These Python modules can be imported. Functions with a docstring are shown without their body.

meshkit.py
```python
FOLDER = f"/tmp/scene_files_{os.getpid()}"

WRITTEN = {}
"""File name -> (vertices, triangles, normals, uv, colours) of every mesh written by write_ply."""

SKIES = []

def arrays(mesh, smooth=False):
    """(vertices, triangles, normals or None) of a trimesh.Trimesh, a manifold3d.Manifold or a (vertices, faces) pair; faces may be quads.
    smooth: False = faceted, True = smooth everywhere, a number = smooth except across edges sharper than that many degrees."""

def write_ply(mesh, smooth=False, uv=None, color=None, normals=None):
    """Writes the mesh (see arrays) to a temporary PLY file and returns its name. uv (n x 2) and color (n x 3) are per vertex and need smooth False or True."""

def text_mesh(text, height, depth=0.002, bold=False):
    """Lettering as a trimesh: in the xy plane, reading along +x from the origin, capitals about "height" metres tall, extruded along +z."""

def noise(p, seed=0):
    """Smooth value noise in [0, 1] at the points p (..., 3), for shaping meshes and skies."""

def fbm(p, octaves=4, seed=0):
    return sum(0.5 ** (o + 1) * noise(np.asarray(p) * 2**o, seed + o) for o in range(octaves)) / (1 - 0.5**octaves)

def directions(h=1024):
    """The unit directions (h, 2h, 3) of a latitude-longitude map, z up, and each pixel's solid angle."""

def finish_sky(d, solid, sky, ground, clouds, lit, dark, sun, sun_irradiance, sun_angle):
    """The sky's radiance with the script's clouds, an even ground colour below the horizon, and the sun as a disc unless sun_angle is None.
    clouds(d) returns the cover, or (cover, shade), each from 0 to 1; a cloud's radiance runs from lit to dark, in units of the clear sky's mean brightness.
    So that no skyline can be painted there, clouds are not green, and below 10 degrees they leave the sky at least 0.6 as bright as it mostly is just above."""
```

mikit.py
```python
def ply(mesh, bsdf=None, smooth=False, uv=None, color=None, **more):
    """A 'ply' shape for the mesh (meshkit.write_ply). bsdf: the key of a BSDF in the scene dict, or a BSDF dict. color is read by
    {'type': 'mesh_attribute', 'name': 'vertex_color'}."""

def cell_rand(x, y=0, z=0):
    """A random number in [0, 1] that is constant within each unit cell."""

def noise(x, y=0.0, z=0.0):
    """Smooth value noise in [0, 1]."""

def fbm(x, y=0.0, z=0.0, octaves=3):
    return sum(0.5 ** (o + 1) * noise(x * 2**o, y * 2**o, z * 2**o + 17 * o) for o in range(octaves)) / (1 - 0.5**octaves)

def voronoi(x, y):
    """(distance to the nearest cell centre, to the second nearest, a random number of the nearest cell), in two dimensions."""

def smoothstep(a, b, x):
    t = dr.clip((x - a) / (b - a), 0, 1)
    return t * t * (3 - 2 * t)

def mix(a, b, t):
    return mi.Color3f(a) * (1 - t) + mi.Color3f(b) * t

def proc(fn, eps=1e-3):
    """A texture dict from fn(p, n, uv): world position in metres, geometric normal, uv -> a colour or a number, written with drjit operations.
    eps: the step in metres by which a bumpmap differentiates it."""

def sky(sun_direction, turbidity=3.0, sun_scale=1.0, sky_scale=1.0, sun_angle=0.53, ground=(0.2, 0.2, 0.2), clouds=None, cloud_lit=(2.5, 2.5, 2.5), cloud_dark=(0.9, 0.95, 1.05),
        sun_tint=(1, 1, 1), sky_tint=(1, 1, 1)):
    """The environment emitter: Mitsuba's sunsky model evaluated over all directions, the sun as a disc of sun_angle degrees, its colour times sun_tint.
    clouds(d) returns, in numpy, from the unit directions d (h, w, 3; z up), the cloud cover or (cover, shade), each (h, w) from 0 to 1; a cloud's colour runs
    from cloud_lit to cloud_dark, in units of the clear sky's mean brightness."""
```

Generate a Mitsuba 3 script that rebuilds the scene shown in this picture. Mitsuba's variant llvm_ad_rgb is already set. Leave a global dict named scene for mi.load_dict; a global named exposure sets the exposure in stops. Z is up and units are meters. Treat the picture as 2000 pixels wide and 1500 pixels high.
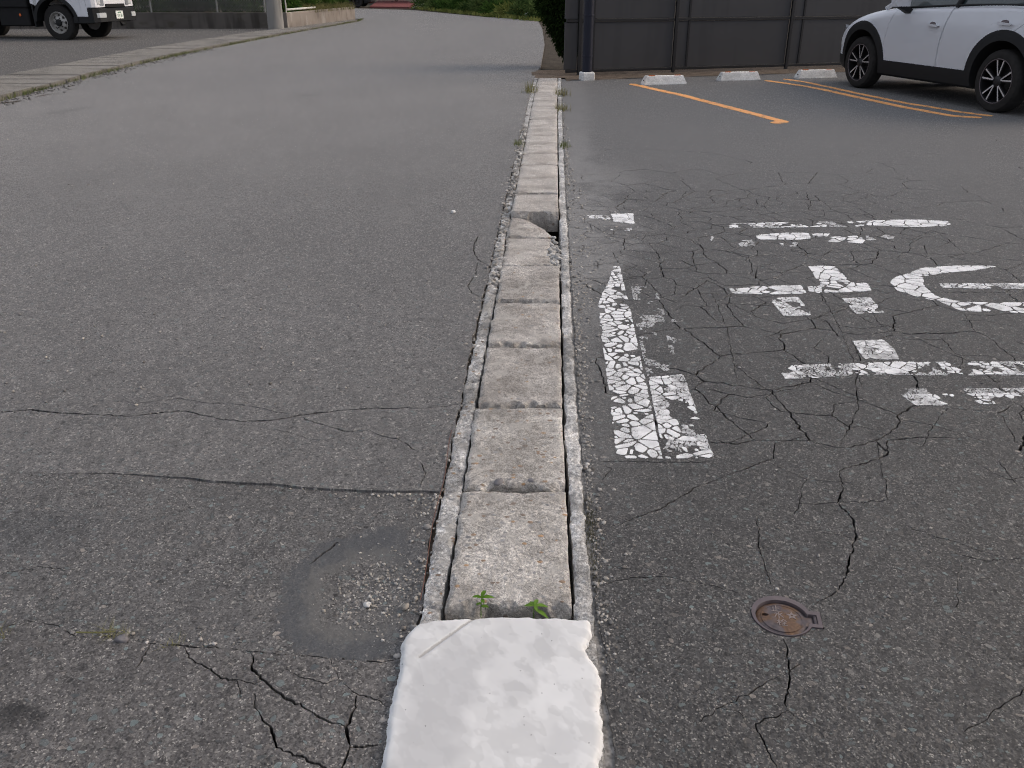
import math
import numpy as np
import drjit as dr
import mitsuba as mi
import mikit
import meshkit
import trimesh
import shapely
import manifold3d as m3
from shapely.geometry import Polygon, MultiPolygon, LineString, Point, box
from shapely.ops import unary_union
from shapely import affinity
from scipy.spatial import Voronoi
from mikit import noise, fbm, voronoi, smoothstep, mix, proc, cell_rand

# ------------------------------------------------------------------ camera, sky, exposure
T = mi.ScalarTransform4f
PITCH, EYE, FOCAL = math.radians(25.17), 1.488, 1672.0      # focal length in photo pixels (photo 2000 wide)
scene, labels = {}, {}
scene['camera'] = {'type': 'perspective', 'fov': 2 * math.degrees(math.atan(1000 / FOCAL)), 'fov_axis': 'x',
                   'near_clip': 0.05, 'far_clip': 1000.0,
                   'to_world': T().look_at(origin=[0, 0, EYE], target=[0, math.cos(PITCH), EYE - math.sin(PITCH)], up=[0, 0, 1])}
SUN = (0.85, 0.16, 0.50)
scene['sky'] = mikit.sky(SUN, turbidity=3, sun_scale=0.66, sun_angle=38, clouds=lambda d: np.ones(d.shape[:2]),
                         cloud_lit=(2.26, 2.40, 2.74), sun_tint=(0.95, 1.0, 1.20))
exposure = 1.57
rng = np.random.default_rng(7)


def G(px, py, z=0.0):
    """the point at height z that the photograph shows at pixel (px, py); used to take ground measurements off the photo"""
    a, b = (py - 750) / FOCAL, (px - 1000) / FOCAL
    t = (z - EYE) / (-math.sin(PITCH) - a * math.cos(PITCH))
    return np.array([b * t, (math.cos(PITCH) - a * math.sin(PITCH)) * t])


def GL(pts, z=0.0):
    return [tuple(G(x, y, z)) for x, y in pts]


# ------------------------------------------------------------------ registry
used = {}


def key_of(name, parent=None):
    base = (parent + '__' if parent else '') + name
    n = used.get(base, -1) + 1
    used[base] = n
    return base if n == 0 else f'{base}_{n:03d}'


def tag(key, label=None, cat=None, group=None, kind=None):
    d = labels.setdefault(key, {})
    for k, v in (('label', label), ('category', cat), ('group', group), ('kind', kind)):
        if v:
            d[k] = v
    return key


def thing(name, label, cat, group=None):
    return tag(key_of(name), label, cat, group)


def add(name, mesh, bsdf, parent=None, smooth=False, color=None, **t):
    key = key_of(name, parent)
    scene[key] = mikit.ply(mesh, 'mat_' + bsdf, smooth=smooth, color=color)
    if t:
        tag(key, **t)
    return key


# ------------------------------------------------------------------ materials
def bs(name, d):
    scene['mat_' + name] = d
    return name


def prin(col, rough=0.7, two=True, **k):
    base = {'type': 'rgb', 'value': list(col)} if not isinstance(col, dict) else col
    d = {'type': 'principled', 'base_color': base, 'roughness': rough, **k}
    return {'type': 'twosided', 'bsdf': d} if two else d


def bump(d, tex, scale=1.0):
    inner = d['bsdf'] if d['type'] == 'twosided' else d
    return {'type': 'twosided', 'bsdf': {'type': 'bumpmap', 'arbitrary': tex, 'scale': scale, 'bsdf': inner}}


def hex3(r, g, b):
    return mi.Color3f(r, g, b)


def in_seg(p, a, b):
    """distance in the ground plane from p to the segment a-b"""
    ax, ay = a
    dx, dy = b[0] - a[0], b[1] - a[1]
    t = dr.clip(((p.x - ax) * dx + (p.y - ay) * dy) / (dx * dx + dy * dy), 0, 1)
    return dr.sqrt(dr.square(p.x - ax - t * dx) + dr.square(p.y - ay - t * dy))


def asphalt(base, light, big=0.35, small=0.5, cell_big=62.0, cell_small=190.0, blue=0.6, extra=None, fade_far=True):
    lo, hi = tuple(0.96 * v for v in base), tuple(1.08 * v for v in base)

    def fn(p, n, uv):
        x, y = p.x, p.y
        wx = x + 0.006 * (noise(x * 90, y * 90, 3) - 0.5)
        wy = y + 0.006 * (noise(x * 90, y * 90, 9) - 0.5)
        tone = fbm(x * 1.3, y * 1.3, 2, octaves=4)
        fine = noise(x * 330, y * 330, 5)
        mid = noise(x * 105, y * 105, 8)
        c = mix(lo, hi, smoothstep(0.25, 0.75, tone)) * (0.55 + 0.70 * fine) * (0.72 + 0.50 * mid)
        # pores and fine light grit
        patch = fbm(x * 4.5, y * 4.5, 6, octaves=3)
        d1, d2, r = voronoi(wx * cell_small, wy * cell_small)
        ang = d2 - d1
        c = c * (0.72 + 0.56 * r)
        c = c * (1 - 0.55 * smoothstep(0.40, 0.15, d1) * smoothstep(0.16, 0.10, r))
        m = smoothstep(0.20, 0.42, ang) * smoothstep(1 - small - 0.02, 1 - small + 0.02, r + 0.20 * (patch - 0.5))
        tint = mix((0.17, 0.162, 0.152), (0.56, 0.53, 0.49), cell_rand(r * 5000, 1) ** 3)
        c = mix(c, tint * float(light[1]), m * 0.85)
        # larger angular stones, green-grey to buff, most of them half covered by binder
        e1, e2, s = voronoi(wx * cell_big, wy * cell_big * 1.15)
        q = cell_rand(s * 7000, 2)
        thr = 0.72 - 0.60 * q * q * q
        on = smoothstep(1 - big - 0.02, 1 - big + 0.02, s + 0.25 * (patch - 0.5))
        m2 = smoothstep(thr, thr + 0.08, e2 - e1) * on
        k = cell_rand(s * 9000, 3)
        blueish = mix((0.066, 0.074, 0.079), (0.180, 0.222, 0.222), cell_rand(s * 3000, 4))
        buff = mix((0.090, 0.082, 0.076), (0.33, 0.295, 0.265), cell_rand(s * 4000, 5) ** 2)
        st = mix(buff, blueish, dr.select(k < blue, 1.0, 0.0)) * (0.8 + 0.4 * noise(x * 500, y * 500, 1))
        c = mix(c, st * float(light[0]), m2 * (0.55 + 0.45 * cell_rand(s * 2500, 6)))
        rim = smoothstep(0.10, 0.03, dr.abs(e2 - e1 - thr + 0.05)) * on
        c = c * (1 - 0.30 * rim)
        # coarser grain and single pale or dark bits that still read at a distance
        c = c * (0.86 + 0.28 * noise(x * 52, y * 34, 4)) * (0.92 + 0.16 * noise(x * 23, y * 15, 6))
        f1, f2, w = voronoi(wx * 27, wy * 24)
        rad = 0.13 + 0.10 * cell_rand(w * 6100, 1)
        sp = smoothstep(rad, rad * 0.6, f1)
        c = mix(c, mix((0.20, 0.195, 0.185), (0.46, 0.44, 0.41), cell_rand(w * 3700, 2)), sp * dr.select(w > 0.90, 0.35 + 0.35 * smoothstep(2.2, 5.0, y), 0.0))
        c = c * (1 - 0.55 * sp * dr.select(w < 0.14, 1.0, 0.0))
        if extra is not None:
            c = extra(p, c)
        return c
    return fn


def asphalt_bump(cell_big=62.0, cell_small=190.0, amp=0.0012):
    def fn(p, n, uv):
        e1, e2, s = voronoi(p.x * cell_big, p.y * cell_big * 1.1)
        d1, d2, r = voronoi(p.x * cell_small, p.y * cell_small)
        return amp * (0.7 * smoothstep(0.05, 0.5, e2 - e1) * s + 0.6 * smoothstep(0.05, 0.5, d2 - d1) * r + 0.5 * noise(p.x * 120, p.y * 120))
    return proc(fn, eps=6e-4)


POT = G(705, 1150)                                           # centre of the worn pothole beside the gutter


def pothole(p, c):
    u, v = (p.x - float(POT[0])) / 0.20, (p.y - float(POT[1])) / 0.26
    w = 0.34 * (fbm(p.x * 14, p.y * 14, 4, octaves=5) - 0.5) + 0.16 * (noise(p.x * 120, p.y * 120, 2) - 0.5)
    r = dr.sqrt(u * u + v * v) + w
    fill = mix((0.050, 0.053, 0.058), (0.085, 0.089, 0.096), noise(p.x * 300, p.y * 300))
    fill = mix(fill, (0.140, 0.135, 0.126), smoothstep(0.86, 0.62, r) * 0.6)
    ring = smoothstep(1.14, 0.98, r) * smoothstep(0.42, 0.66, r)
    c = mix(c, fill, ring * 0.80 * smoothstep(0.9, 0.2, u))
    # left: bluish coarse stones washed bare
    q = smoothstep(0.9, 0.1, dr.sqrt(dr.square((p.x + 1.55) / 0.55) + dr.square((p.y - 2.12) / 0.26)) + 0.5 * (fbm(p.x * 5, p.y * 5) - 0.5))
    return c * (1 - 0.22 * q * mi.Color3f(1.1, 1.0, 0.9))


OIL = G(28, 1402)


def near_stain(p, c):
    d = dr.sqrt(dr.square((p.x - float(OIL[0])) / 1.6) + dr.square(p.y - float(OIL[1]))) + 0.07 * (fbm(p.x * 25, p.y * 25, 2, octaves=4) - 0.5)
    return c * (1 - 0.62 * smoothstep(0.050, 0.022, d))


def road_scuffs_and_sheen(p, c):
    # grazing-view brightening painted in further up the road, faint dark scuffs
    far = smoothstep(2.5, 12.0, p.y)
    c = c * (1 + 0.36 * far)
    band = fbm(p.x * 0.8, p.y * 0.25, 7, octaves=3)
    c = c * (0.985 + 0.03 * band)
    for a, b in ((G(110, 222), G(165, 212)), (G(595, 188), G(615, 186)), (G(525, 130), G(560, 128))):
        c = c * (1 - 0.30 * smoothstep(0.20, 0.03, in_seg(p, a, b) + 0.10 * (fbm(p.x * 6, p.y * 6) - 0.5)))
    return c


def lot_wear_and_sheen(p, c):
    # pale crumbled dust along the gutter and round the broken cover
    gx = dr.abs(p.x - (0.05 + 0.047 * p.y) - 0.10)
    d = fbm(p.x * 7, p.y * 7, 3, octaves=4)
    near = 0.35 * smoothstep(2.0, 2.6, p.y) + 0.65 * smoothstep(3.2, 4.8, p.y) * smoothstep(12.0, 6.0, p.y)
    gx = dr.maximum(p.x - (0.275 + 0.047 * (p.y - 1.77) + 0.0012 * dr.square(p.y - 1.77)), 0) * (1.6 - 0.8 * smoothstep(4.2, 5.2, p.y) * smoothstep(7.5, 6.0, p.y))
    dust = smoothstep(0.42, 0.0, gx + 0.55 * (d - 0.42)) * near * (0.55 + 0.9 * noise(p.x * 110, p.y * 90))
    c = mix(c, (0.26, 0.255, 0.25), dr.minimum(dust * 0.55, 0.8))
    # concrete-coloured smear further up
    e = smoothstep(1.0, 0.0, dr.sqrt(dr.square((p.x - 0.85) / 0.4) + dr.square((p.y - 7.3) / 0.9)) + 0.6 * (d - 0.5))
    c = mix(c, (0.20, 0.195, 0.19), e * 0.4)
    c = mix(c * (1 + 0.35 * smoothstep(2.2, 9.0, p.y)), (0.165, 0.163, 0.165), 0.42 * smoothstep(2.0, 9.0, p.y))  # dustier far surface, plus grazing-view brightening painted in with distance
    return c


bs('asphalt_road', bump(prin(proc(asphalt((0.140, 0.135, 0.133), (0.85, 0.75), big=0.45, small=0.45, cell_big=74, cell_small=160, blue=0.5, extra=road_scuffs_and_sheen)), 0.62, specular=0.5), asphalt_bump(74, 160, 0.0018)))
bs('asphalt_middle', bump(prin(proc(asphalt((0.109, 0.105, 0.1035), (1.0, 0.78), big=0.60, small=0.45, cell_big=62, cell_small=190, blue=0.6, extra=pothole)), 0.62, specular=0.5), asphalt_bump(62, 170, 0.0022)))
bs('asphalt_near', bump(prin(proc(asphalt((0.108, 0.1015, 0.099), (1.0, 0.78), big=0.42, small=0.45, cell_big=52, cell_small=190, blue=0.75, extra=near_stain)), 0.62, specular=0.5), asphalt_bump(52, 165, 0.0020)))
bs('asphalt_lot', bump(prin(proc(asphalt((0.057, 0.0555, 0.0555), (0.85, 0.62), big=0.50, small=0.46, cell_big=62, cell_small=190, blue=0.7, extra=lot_wear_and_sheen)), 0.62, specular=0.5), asphalt_bump(62, 165, 0.0022)))
bs('asphalt_yard', prin(proc(asphalt((0.085, 0.082, 0.08), (0.9, 0.7), big=0.2, small=0.3)), 0.88, specular=0.3))


def soil_fn(p, n, uv):
    return mix((0.030, 0.026, 0.022), (0.085, 0.072, 0.058), fbm(p.x * 9, p.y * 9, 1, octaves=4)) * (0.7 + 0.6 * noise(p.x * 220, p.y * 220))


bs('soil', prin(proc(soil_fn), 0.95, specular=0.1))
bs('litter', prin(proc(lambda p, n, uv: mix((0.05, 0.038, 0.030), (0.155, 0.125, 0.10), fbm(p.x * 12, p.y * 12, 1, octaves=4)) * (0.6 + 0.8 * noise(p.x * 150, p.y * 150))), 0.95, specular=0.1))


bs('dust', prin(proc(lambda p, n, uv: mix((0.115, 0.11, 0.105), (0.30, 0.29, 0.28), fbm(p.x * 60, p.y * 60, 1, octaves=4)) * (0.55 + 0.9 * noise(p.x * 210, p.y * 210))), 0.95, specular=0.1))


def concrete(lo, hi, pebble=0.0, grain=1.0, stain=0.5, sc=1.0, pit=0.5, mid=0.35):
    def fn(p, n, uv):
        x, y, z = p.x * sc, p.y * sc, p.z * sc
        c = mix(lo, hi, smoothstep(0.2, 0.8, fbm(x * 11, y * 11, z * 11, octaves=4)))
        c = c * (1 - 0.30 * grain + 0.60 * grain * noise(x * 420, y * 420, z * 420))
        c = c * (1 - mid / 2 + mid * noise(x * 130, y * 130, z * 130)) * (1 - mid / 2 + mid * noise(x * 47, y * 47, z * 47 + 5))
        g1, g2, s = voronoi(x * 220 + z * 170, y * 220 + z * 130)
        c = c * (1 - 0.42 * grain + 0.84 * grain * s) 
        c = c * (1 - pit * smoothstep(0.42, 0.2, g1) * dr.select(s > 0.8, 1.0, 0.0))
        c = mix(c, mi.Color3f(hi) * 1.35, 0.6 * smoothstep(0.34, 0.16, g1) * dr.select(s < 0.18, 1.0, 0.0))
        st = smoothstep(0.52, 0.75, fbm(x * 3.1 + 4, y * 3.1, z * 3.1, octaves=3))
        c = c * (1 - stain * 0.45 * st)
        if pebble > 0:
            w = 0.05 * (noise(x * 60, y * 60, 3) - 0.5)
            e1, e2, t = voronoi(x * 38 + w * 4, y * 52 + z * 30)
            size = 0.16 + 0.22 * cell_rand(t * 7000, 1)
            m = smoothstep(size, size - 0.07, e1) * dr.select(t < pebble, 1.0, 0.0)
            k = cell_rand(t * 8000, 2)
            pc = mix((0.20, 0.165, 0.14), (0.42, 0.27, 0.16), k * k)
            pc = mix(pc, mix((0.20, 0.20, 0.205), (0.42, 0.41, 0.40), k), dr.select(cell_rand(t * 6000, 3) > 0.5, 1.0, 0.0))
            c = mix(c, pc, m)
            # chalky halo where the skin has come away
            c = mix(c, (0.42, 0.40, 0.37), 0.55 * smoothstep(0.62, 0.72, fbm(x * 17, y * 17, 8, octaves=3)) * (1 - m))
        return c
    return proc(fn)


def concrete_bump(amp=0.0012, sc=1.0):
    def fn(p, n, uv):
        x, y, z = p.x * sc, p.y * sc, p.z * sc
        e1, e2, t = voronoi(x * 38, y * 52 + z * 30)
        return amp * (1.0 * fbm(x * 90, y * 90, z * 90, octaves=3) + 0.6 * noise(x * 330, y * 330, z * 330) + 0.5 * smoothstep(0.35, 0.1, e1))
    return proc(fn, eps=6e-4)


bs('lid_worn', bump(prin(concrete((0.322, 0.300, 0.275), (0.495, 0.470, 0.438), pebble=0.26, stain=0.35, mid=0.55), 0.92, specular=0.25), concrete_bump(0.0045)))
bs('lid_plain', bump(prin(concrete((0.318, 0.294, 0.270), (0.467, 0.440, 0.411), pebble=0.08, stain=0.5, mid=0.5), 0.92, specular=0.25), concrete_bump(0.0036)))
bs('lid_far', bump(prin(concrete((0.325, 0.300, 0.276), (0.44, 0.415, 0.387), stain=0.4), 0.92, specular=0.25), concrete_bump(0.0012)))
bs('channel', bump(prin(concrete((0.33, 0.325, 0.318), (0.60, 0.59, 0.575), pebble=0.22, stain=0.8, mid=0.8), 0.92, specular=0.25), concrete_bump(0.009)))
bs('channel_right', bump(prin(concrete((0.32, 0.316, 0.31), (0.57, 0.56, 0.545), stain=0.9, mid=0.75), 0.9, specular=0.25), concrete_bump(0.0040)))
bs('concrete_grey', prin(concrete((0.20, 0.195, 0.185), (0.33, 0.32, 0.30), stain=0.6), 0.92, specular=0.2))
bs('concrete_white', bump(prin(concrete((0.56, 0.56, 0.55), (0.70, 0.70, 0.69), grain=0.5, stain=0.4, pit=0.25), 0.85, specular=0.25), concrete_bump(0.0010)))
bs('concrete_beige', prin(concrete((0.135, 0.128, 0.118), (0.20, 0.19, 0.175), stain=0.6), 0.92, specular=0.2))


def wall_fn(p, n, uv):
    c = mix((0.082, 0.075, 0.069), (0.158, 0.145, 0.132), fbm(p.x * 2.2, p.y * 2.2, p.z * 2.2, octaves=4))
    run = fbm(p.x * 6, p.y * 6, p.z * 0.7, octaves=3)
    c = c * (1 - 0.45 * smoothstep(0.5, 0.72, run))
    moss = smoothstep(0.55, 0.75, fbm(p.x * 3, p.y * 3, p.z * 5 + 3, octaves=3))
    return mix(c, (0.06, 0.055, 0.035), 0.5 * moss)


def planter_fn(p, n, uv):
    c = mix((0.18, 0.155, 0.135), (0.28, 0.25, 0.225), fbm(p.x * 2.4, p.y * 2.4, p.z * 2.4, octaves=4))
    run = fbm(p.x * 5, p.y * 5, p.z * 1.4, octaves=4)
    c = c * (1 - 0.35 * smoothstep(0.45, 0.75, run))
    return mix(c, (0.4, 0.385, 0.36), 0.35 * smoothstep(0.62, 0.72, fbm(p.x * 5 + 9, p.y * 5, p.z * 0.9, octaves=3)))


bs('old_wall', prin(proc(wall_fn), 0.95, specular=0.15))
bs('planter', prin(proc(planter_fn), 0.95, specular=0.15))
bs('pole_concrete', prin(proc(lambda p, n, uv: mix((0.22, 0.215, 0.205), (0.30, 0.29, 0.275), fbm(p.x * 5, p.y * 5, p.z * 1.2, octaves=4)) * (1 - 0.35 * smoothstep(0.5, 0.8, fbm(p.x * 9, p.y * 9, p.z * 0.6)))), 0.9, specular=0.2))


SC_A, SC_B = G(925, 1203, 0.03), G(820, 1278, 0.03)         # a score line scratched into the mortar, coloured darker


def mortar_fn(p, n, uv):
    s = fbm(p.x * 6.5 - p.y * 2.0, p.y * 4.5 + p.x * 2, 2, octaves=5)
    c = mix((0.665, 0.668, 0.665), (0.725, 0.728, 0.725), fbm(p.x * 25, p.y * 25, 1, octaves=3))
    # damp, trowelled grey areas of the cement skin
    c = mix(c, (0.545, 0.548, 0.552), smoothstep(0.46, 0.60, s) * 0.42)
    c = c * (0.955 + 0.09 * smoothstep(0.40, 0.56, fbm(p.x * 19 + p.y * 8, p.y * 15, 6, octaves=4)))
    c = c * (1 - 0.085 * smoothstep(0.50, 0.58, fbm(p.x * 34 + p.y * 9, p.y * 27, 11, octaves=3)))
    c = mix(c, (0.50, 0.503, 0.508), 0.62 * smoothstep(0.10, 0.03, in_seg(p, (-0.13, 1.56), (-0.20, 1.25)) + 0.09 * (fbm(p.x * 20, p.y * 20) - 0.5)))
    c = mix(c, (0.36, 0.345, 0.33), 0.75 * smoothstep(0.0055, 0.0025, in_seg(p, SC_A, SC_B) + 0.0025 * (noise(p.x * 200, p.y * 200) - 0.5)))
    d1, d2, r = voronoi(p.x * 42, p.y * 42)
    return c * (1 - 0.5 * smoothstep(0.09, 0.05, d1) * dr.select(r > 0.94, 1.0, 0.0))


bs('mortar', bump(prin(proc(mortar_fn), 0.7, specular=0.35), proc(lambda p, n, uv: 0.0005 * fbm(p.x * 70, p.y * 70, p.z * 70, octaves=4) + 0.0006 * noise(p.x * 400, p.y * 400, p.z * 400), eps=6e-4)))


def paint_white_fn(p, n, uv):
    c = mix((0.66, 0.665, 0.67), (0.80, 0.805, 0.81), smoothstep(0.2, 0.6, fbm(p.x * 30, p.y * 30, 4, octaves=4)))
    d1, d2, r = voronoi(p.x * 150, p.y * 150)
    worn = smoothstep(0.50, 0.70, fbm(p.x * 16, p.y * 12, 2, octaves=3))
    c = mix(c, (0.12, 0.118, 0.115), worn * smoothstep(0.35, 0.2, d1) * dr.select(r > 0.45, 0.75, 0.0))
    return c * (0.9 + 0.15 * noise(p.x * 300, p.y * 300)) * (1 - 0.18 * worn)


bs('paint_white', prin(proc(paint_white_fn), 0.6, specular=0.4))
bs('paint_worn', prin(proc(lambda p, n, uv: mix((0.34, 0.34, 0.34), (0.70, 0.705, 0.71), noise(p.x * 60, p.y * 60)) * (0.85 + 0.2 * noise(p.x * 300, p.y * 300))), 0.7, specular=0.3))
bs('paint_orange', prin(proc(lambda p, n, uv: mix(mix((0.66, 0.29, 0.095), (0.80, 0.40, 0.16), fbm(p.x * 9, p.y * 9, 2, octaves=4)), (0.30, 0.19, 0.12), 0.75 * smoothstep(0.58, 0.70, fbm(p.x * 22, p.y * 14, 7, octaves=4))) * (0.88 + 0.2 * noise(p.x * 160, p.y * 160))), 0.65, specular=0.3))
bs('stones', prin({'type': 'mesh_attribute', 'name': 'vertex_color'}, 0.85, specular=0.3))
bs('pebble_grey', prin(proc(lambda p, n, uv: mix((0.10, 0.095, 0.10), (0.22, 0.21, 0.22), fbm(p.x * 60, p.y * 60, p.z * 60))), 0.7))


def rust_fn(p, n, uv):
    a = fbm(p.x * 28, p.y * 28, p.z * 28, octaves=4)
    c = mix((0.070, 0.060, 0.068), (0.125, 0.105, 0.110), noise(p.x * 120, p.y * 120))
    r = mix((0.105, 0.058, 0.034), (0.185, 0.105, 0.055), noise(p.x * 200, p.y * 200, 3))
    return mix(c, r, smoothstep(0.36, 0.54, a) * 0.85)


bs('rusty_iron', bump(prin(proc(rust_fn), 0.6, metallic=0.25, specular=0.5), proc(lambda p, n, uv: 0.0008 * fbm(p.x * 160, p.y * 160, p.z * 160), eps=6e-4)))
bs('iron_grey', prin(proc(lambda p, n, uv: mix((0.10, 0.085, 0.095), (0.17, 0.14, 0.145), fbm(p.x * 60, p.y * 60, p.z * 60))), 0.55, metallic=0.3))
bs('worn_iron', prin((0.23, 0.19, 0.18), 0.5, metallic=0.3))
bs('rust_wire', prin((0.13, 0.062, 0.048), 0.8))


def panel_fn(p, n, uv):
    c = mix((0.043, 0.042, 0.045), (0.054, 0.053, 0.056), fbm(p.x * 1.5, p.y * 1.5, p.z * 1.5, octaves=4))
    dirt = smoothstep(0.45, 0.0, p.z + 0.35 * (fbm(p.x * 4, p.y * 4, p.z * 2) - 0.5))
    return mix(c, (0.062, 0.057, 0.054), dirt * 0.35) * (1 - 0.12 * smoothstep(0.5, 0.7, fbm(p.x * 7, p.y * 7, p.z * 0.5)))


bs('fence_panel', prin(proc(panel_fn), 0.5, specular=0.4))
bs('fence_frame', prin((0.014, 0.013, 0.014), 0.45, specular=0.45))
bs('navy', prin((0.006, 0.008, 0.020), 0.5, specular=0.35))
bs('car_paint', prin((0.56, 0.575, 0.61), 0.25, specular=0.6, clearcoat=1.0, clearcoat_gloss=0.95))
bs('dark_paint', prin((0.012, 0.012, 0.014), 0.25, specular=0.5, clearcoat=1.0))
bs('truck_white', prin((0.70, 0.71, 0.74), 0.35, specular=0.5, clearcoat=0.7))
bs('plastic_black', prin((0.010, 0.011, 0.0125), 0.6, specular=0.35))
bs('plastic_dark', prin((0.010, 0.010, 0.011), 0.7, specular=0.3))
bs('rubber', prin(proc(lambda p, n, uv: mix((0.012, 0.012, 0.012), (0.030, 0.028, 0.027), fbm(p.x * 20, p.y * 20, p.z * 20))), 0.8, specular=0.25))
bs('rim_dark', prin((0.020, 0.020, 0.022), 0.4, metallic=0.4))
bs('machined', prin((0.72, 0.72, 0.74), 0.28, metallic=0.8))
bs('rim_steel', prin(proc(lambda p, n, uv: mix((0.30, 0.29, 0.27), (0.50, 0.49, 0.47), fbm(p.x * 12, p.y * 12, p.z * 12))), 0.5, metallic=0.4))
bs('tinted_glass', prin((0.020, 0.034, 0.036), 0.06, specular=0.8, clearcoat=1.0))
bs('lamp_glass', prin((0.20, 0.21, 0.225), 0.12, specular=0.7, clearcoat=1.0))
bs('lamp_bright', prin((0.50, 0.52, 0.52), 0.2, specular=0.6))
bs('chrome', prin((0.75, 0.75, 0.77), 0.15, metallic=1.0))
bs('red_lamp', prin((0.45, 0.02, 0.02), 0.2, clearcoat=1.0))
bs('orange_lamp', prin((0.60, 0.13, 0.03), 0.3))
bs('plate_white', prin((0.78, 0.80, 0.76), 0.45))
bs('plate_green', prin((0.03, 0.16, 0.08), 0.5))
bs('galvanised', prin((0.34, 0.34, 0.33), 0.5, metallic=0.3))
bs('rail_white', prin((0.55, 0.54, 0.50), 0.55))
bs('bark', prin((0.06, 0.045, 0.032), 0.9))
bs('red_paving', prin(proc(lambda p, n, uv: mix((0.10, 0.028, 0.027), (0.17, 0.05, 0.047), fbm(p.x * 1.3, p.y * 1.3))), 0.85))  # base colour darkened to hold the shade over the paving


def leaf_bsdf(name, lo, hi, sc=7.0, trans=0.5):
    bs(name, {'type': 'principledthin', 'base_color': proc(lambda p, n, uv: mix(lo, hi, smoothstep(0.25, 0.75, fbm(p.x * sc, p.y * sc, p.z * sc, octaves=3)))),
              'roughness': 0.6, 'diff_trans': trans})


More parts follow.
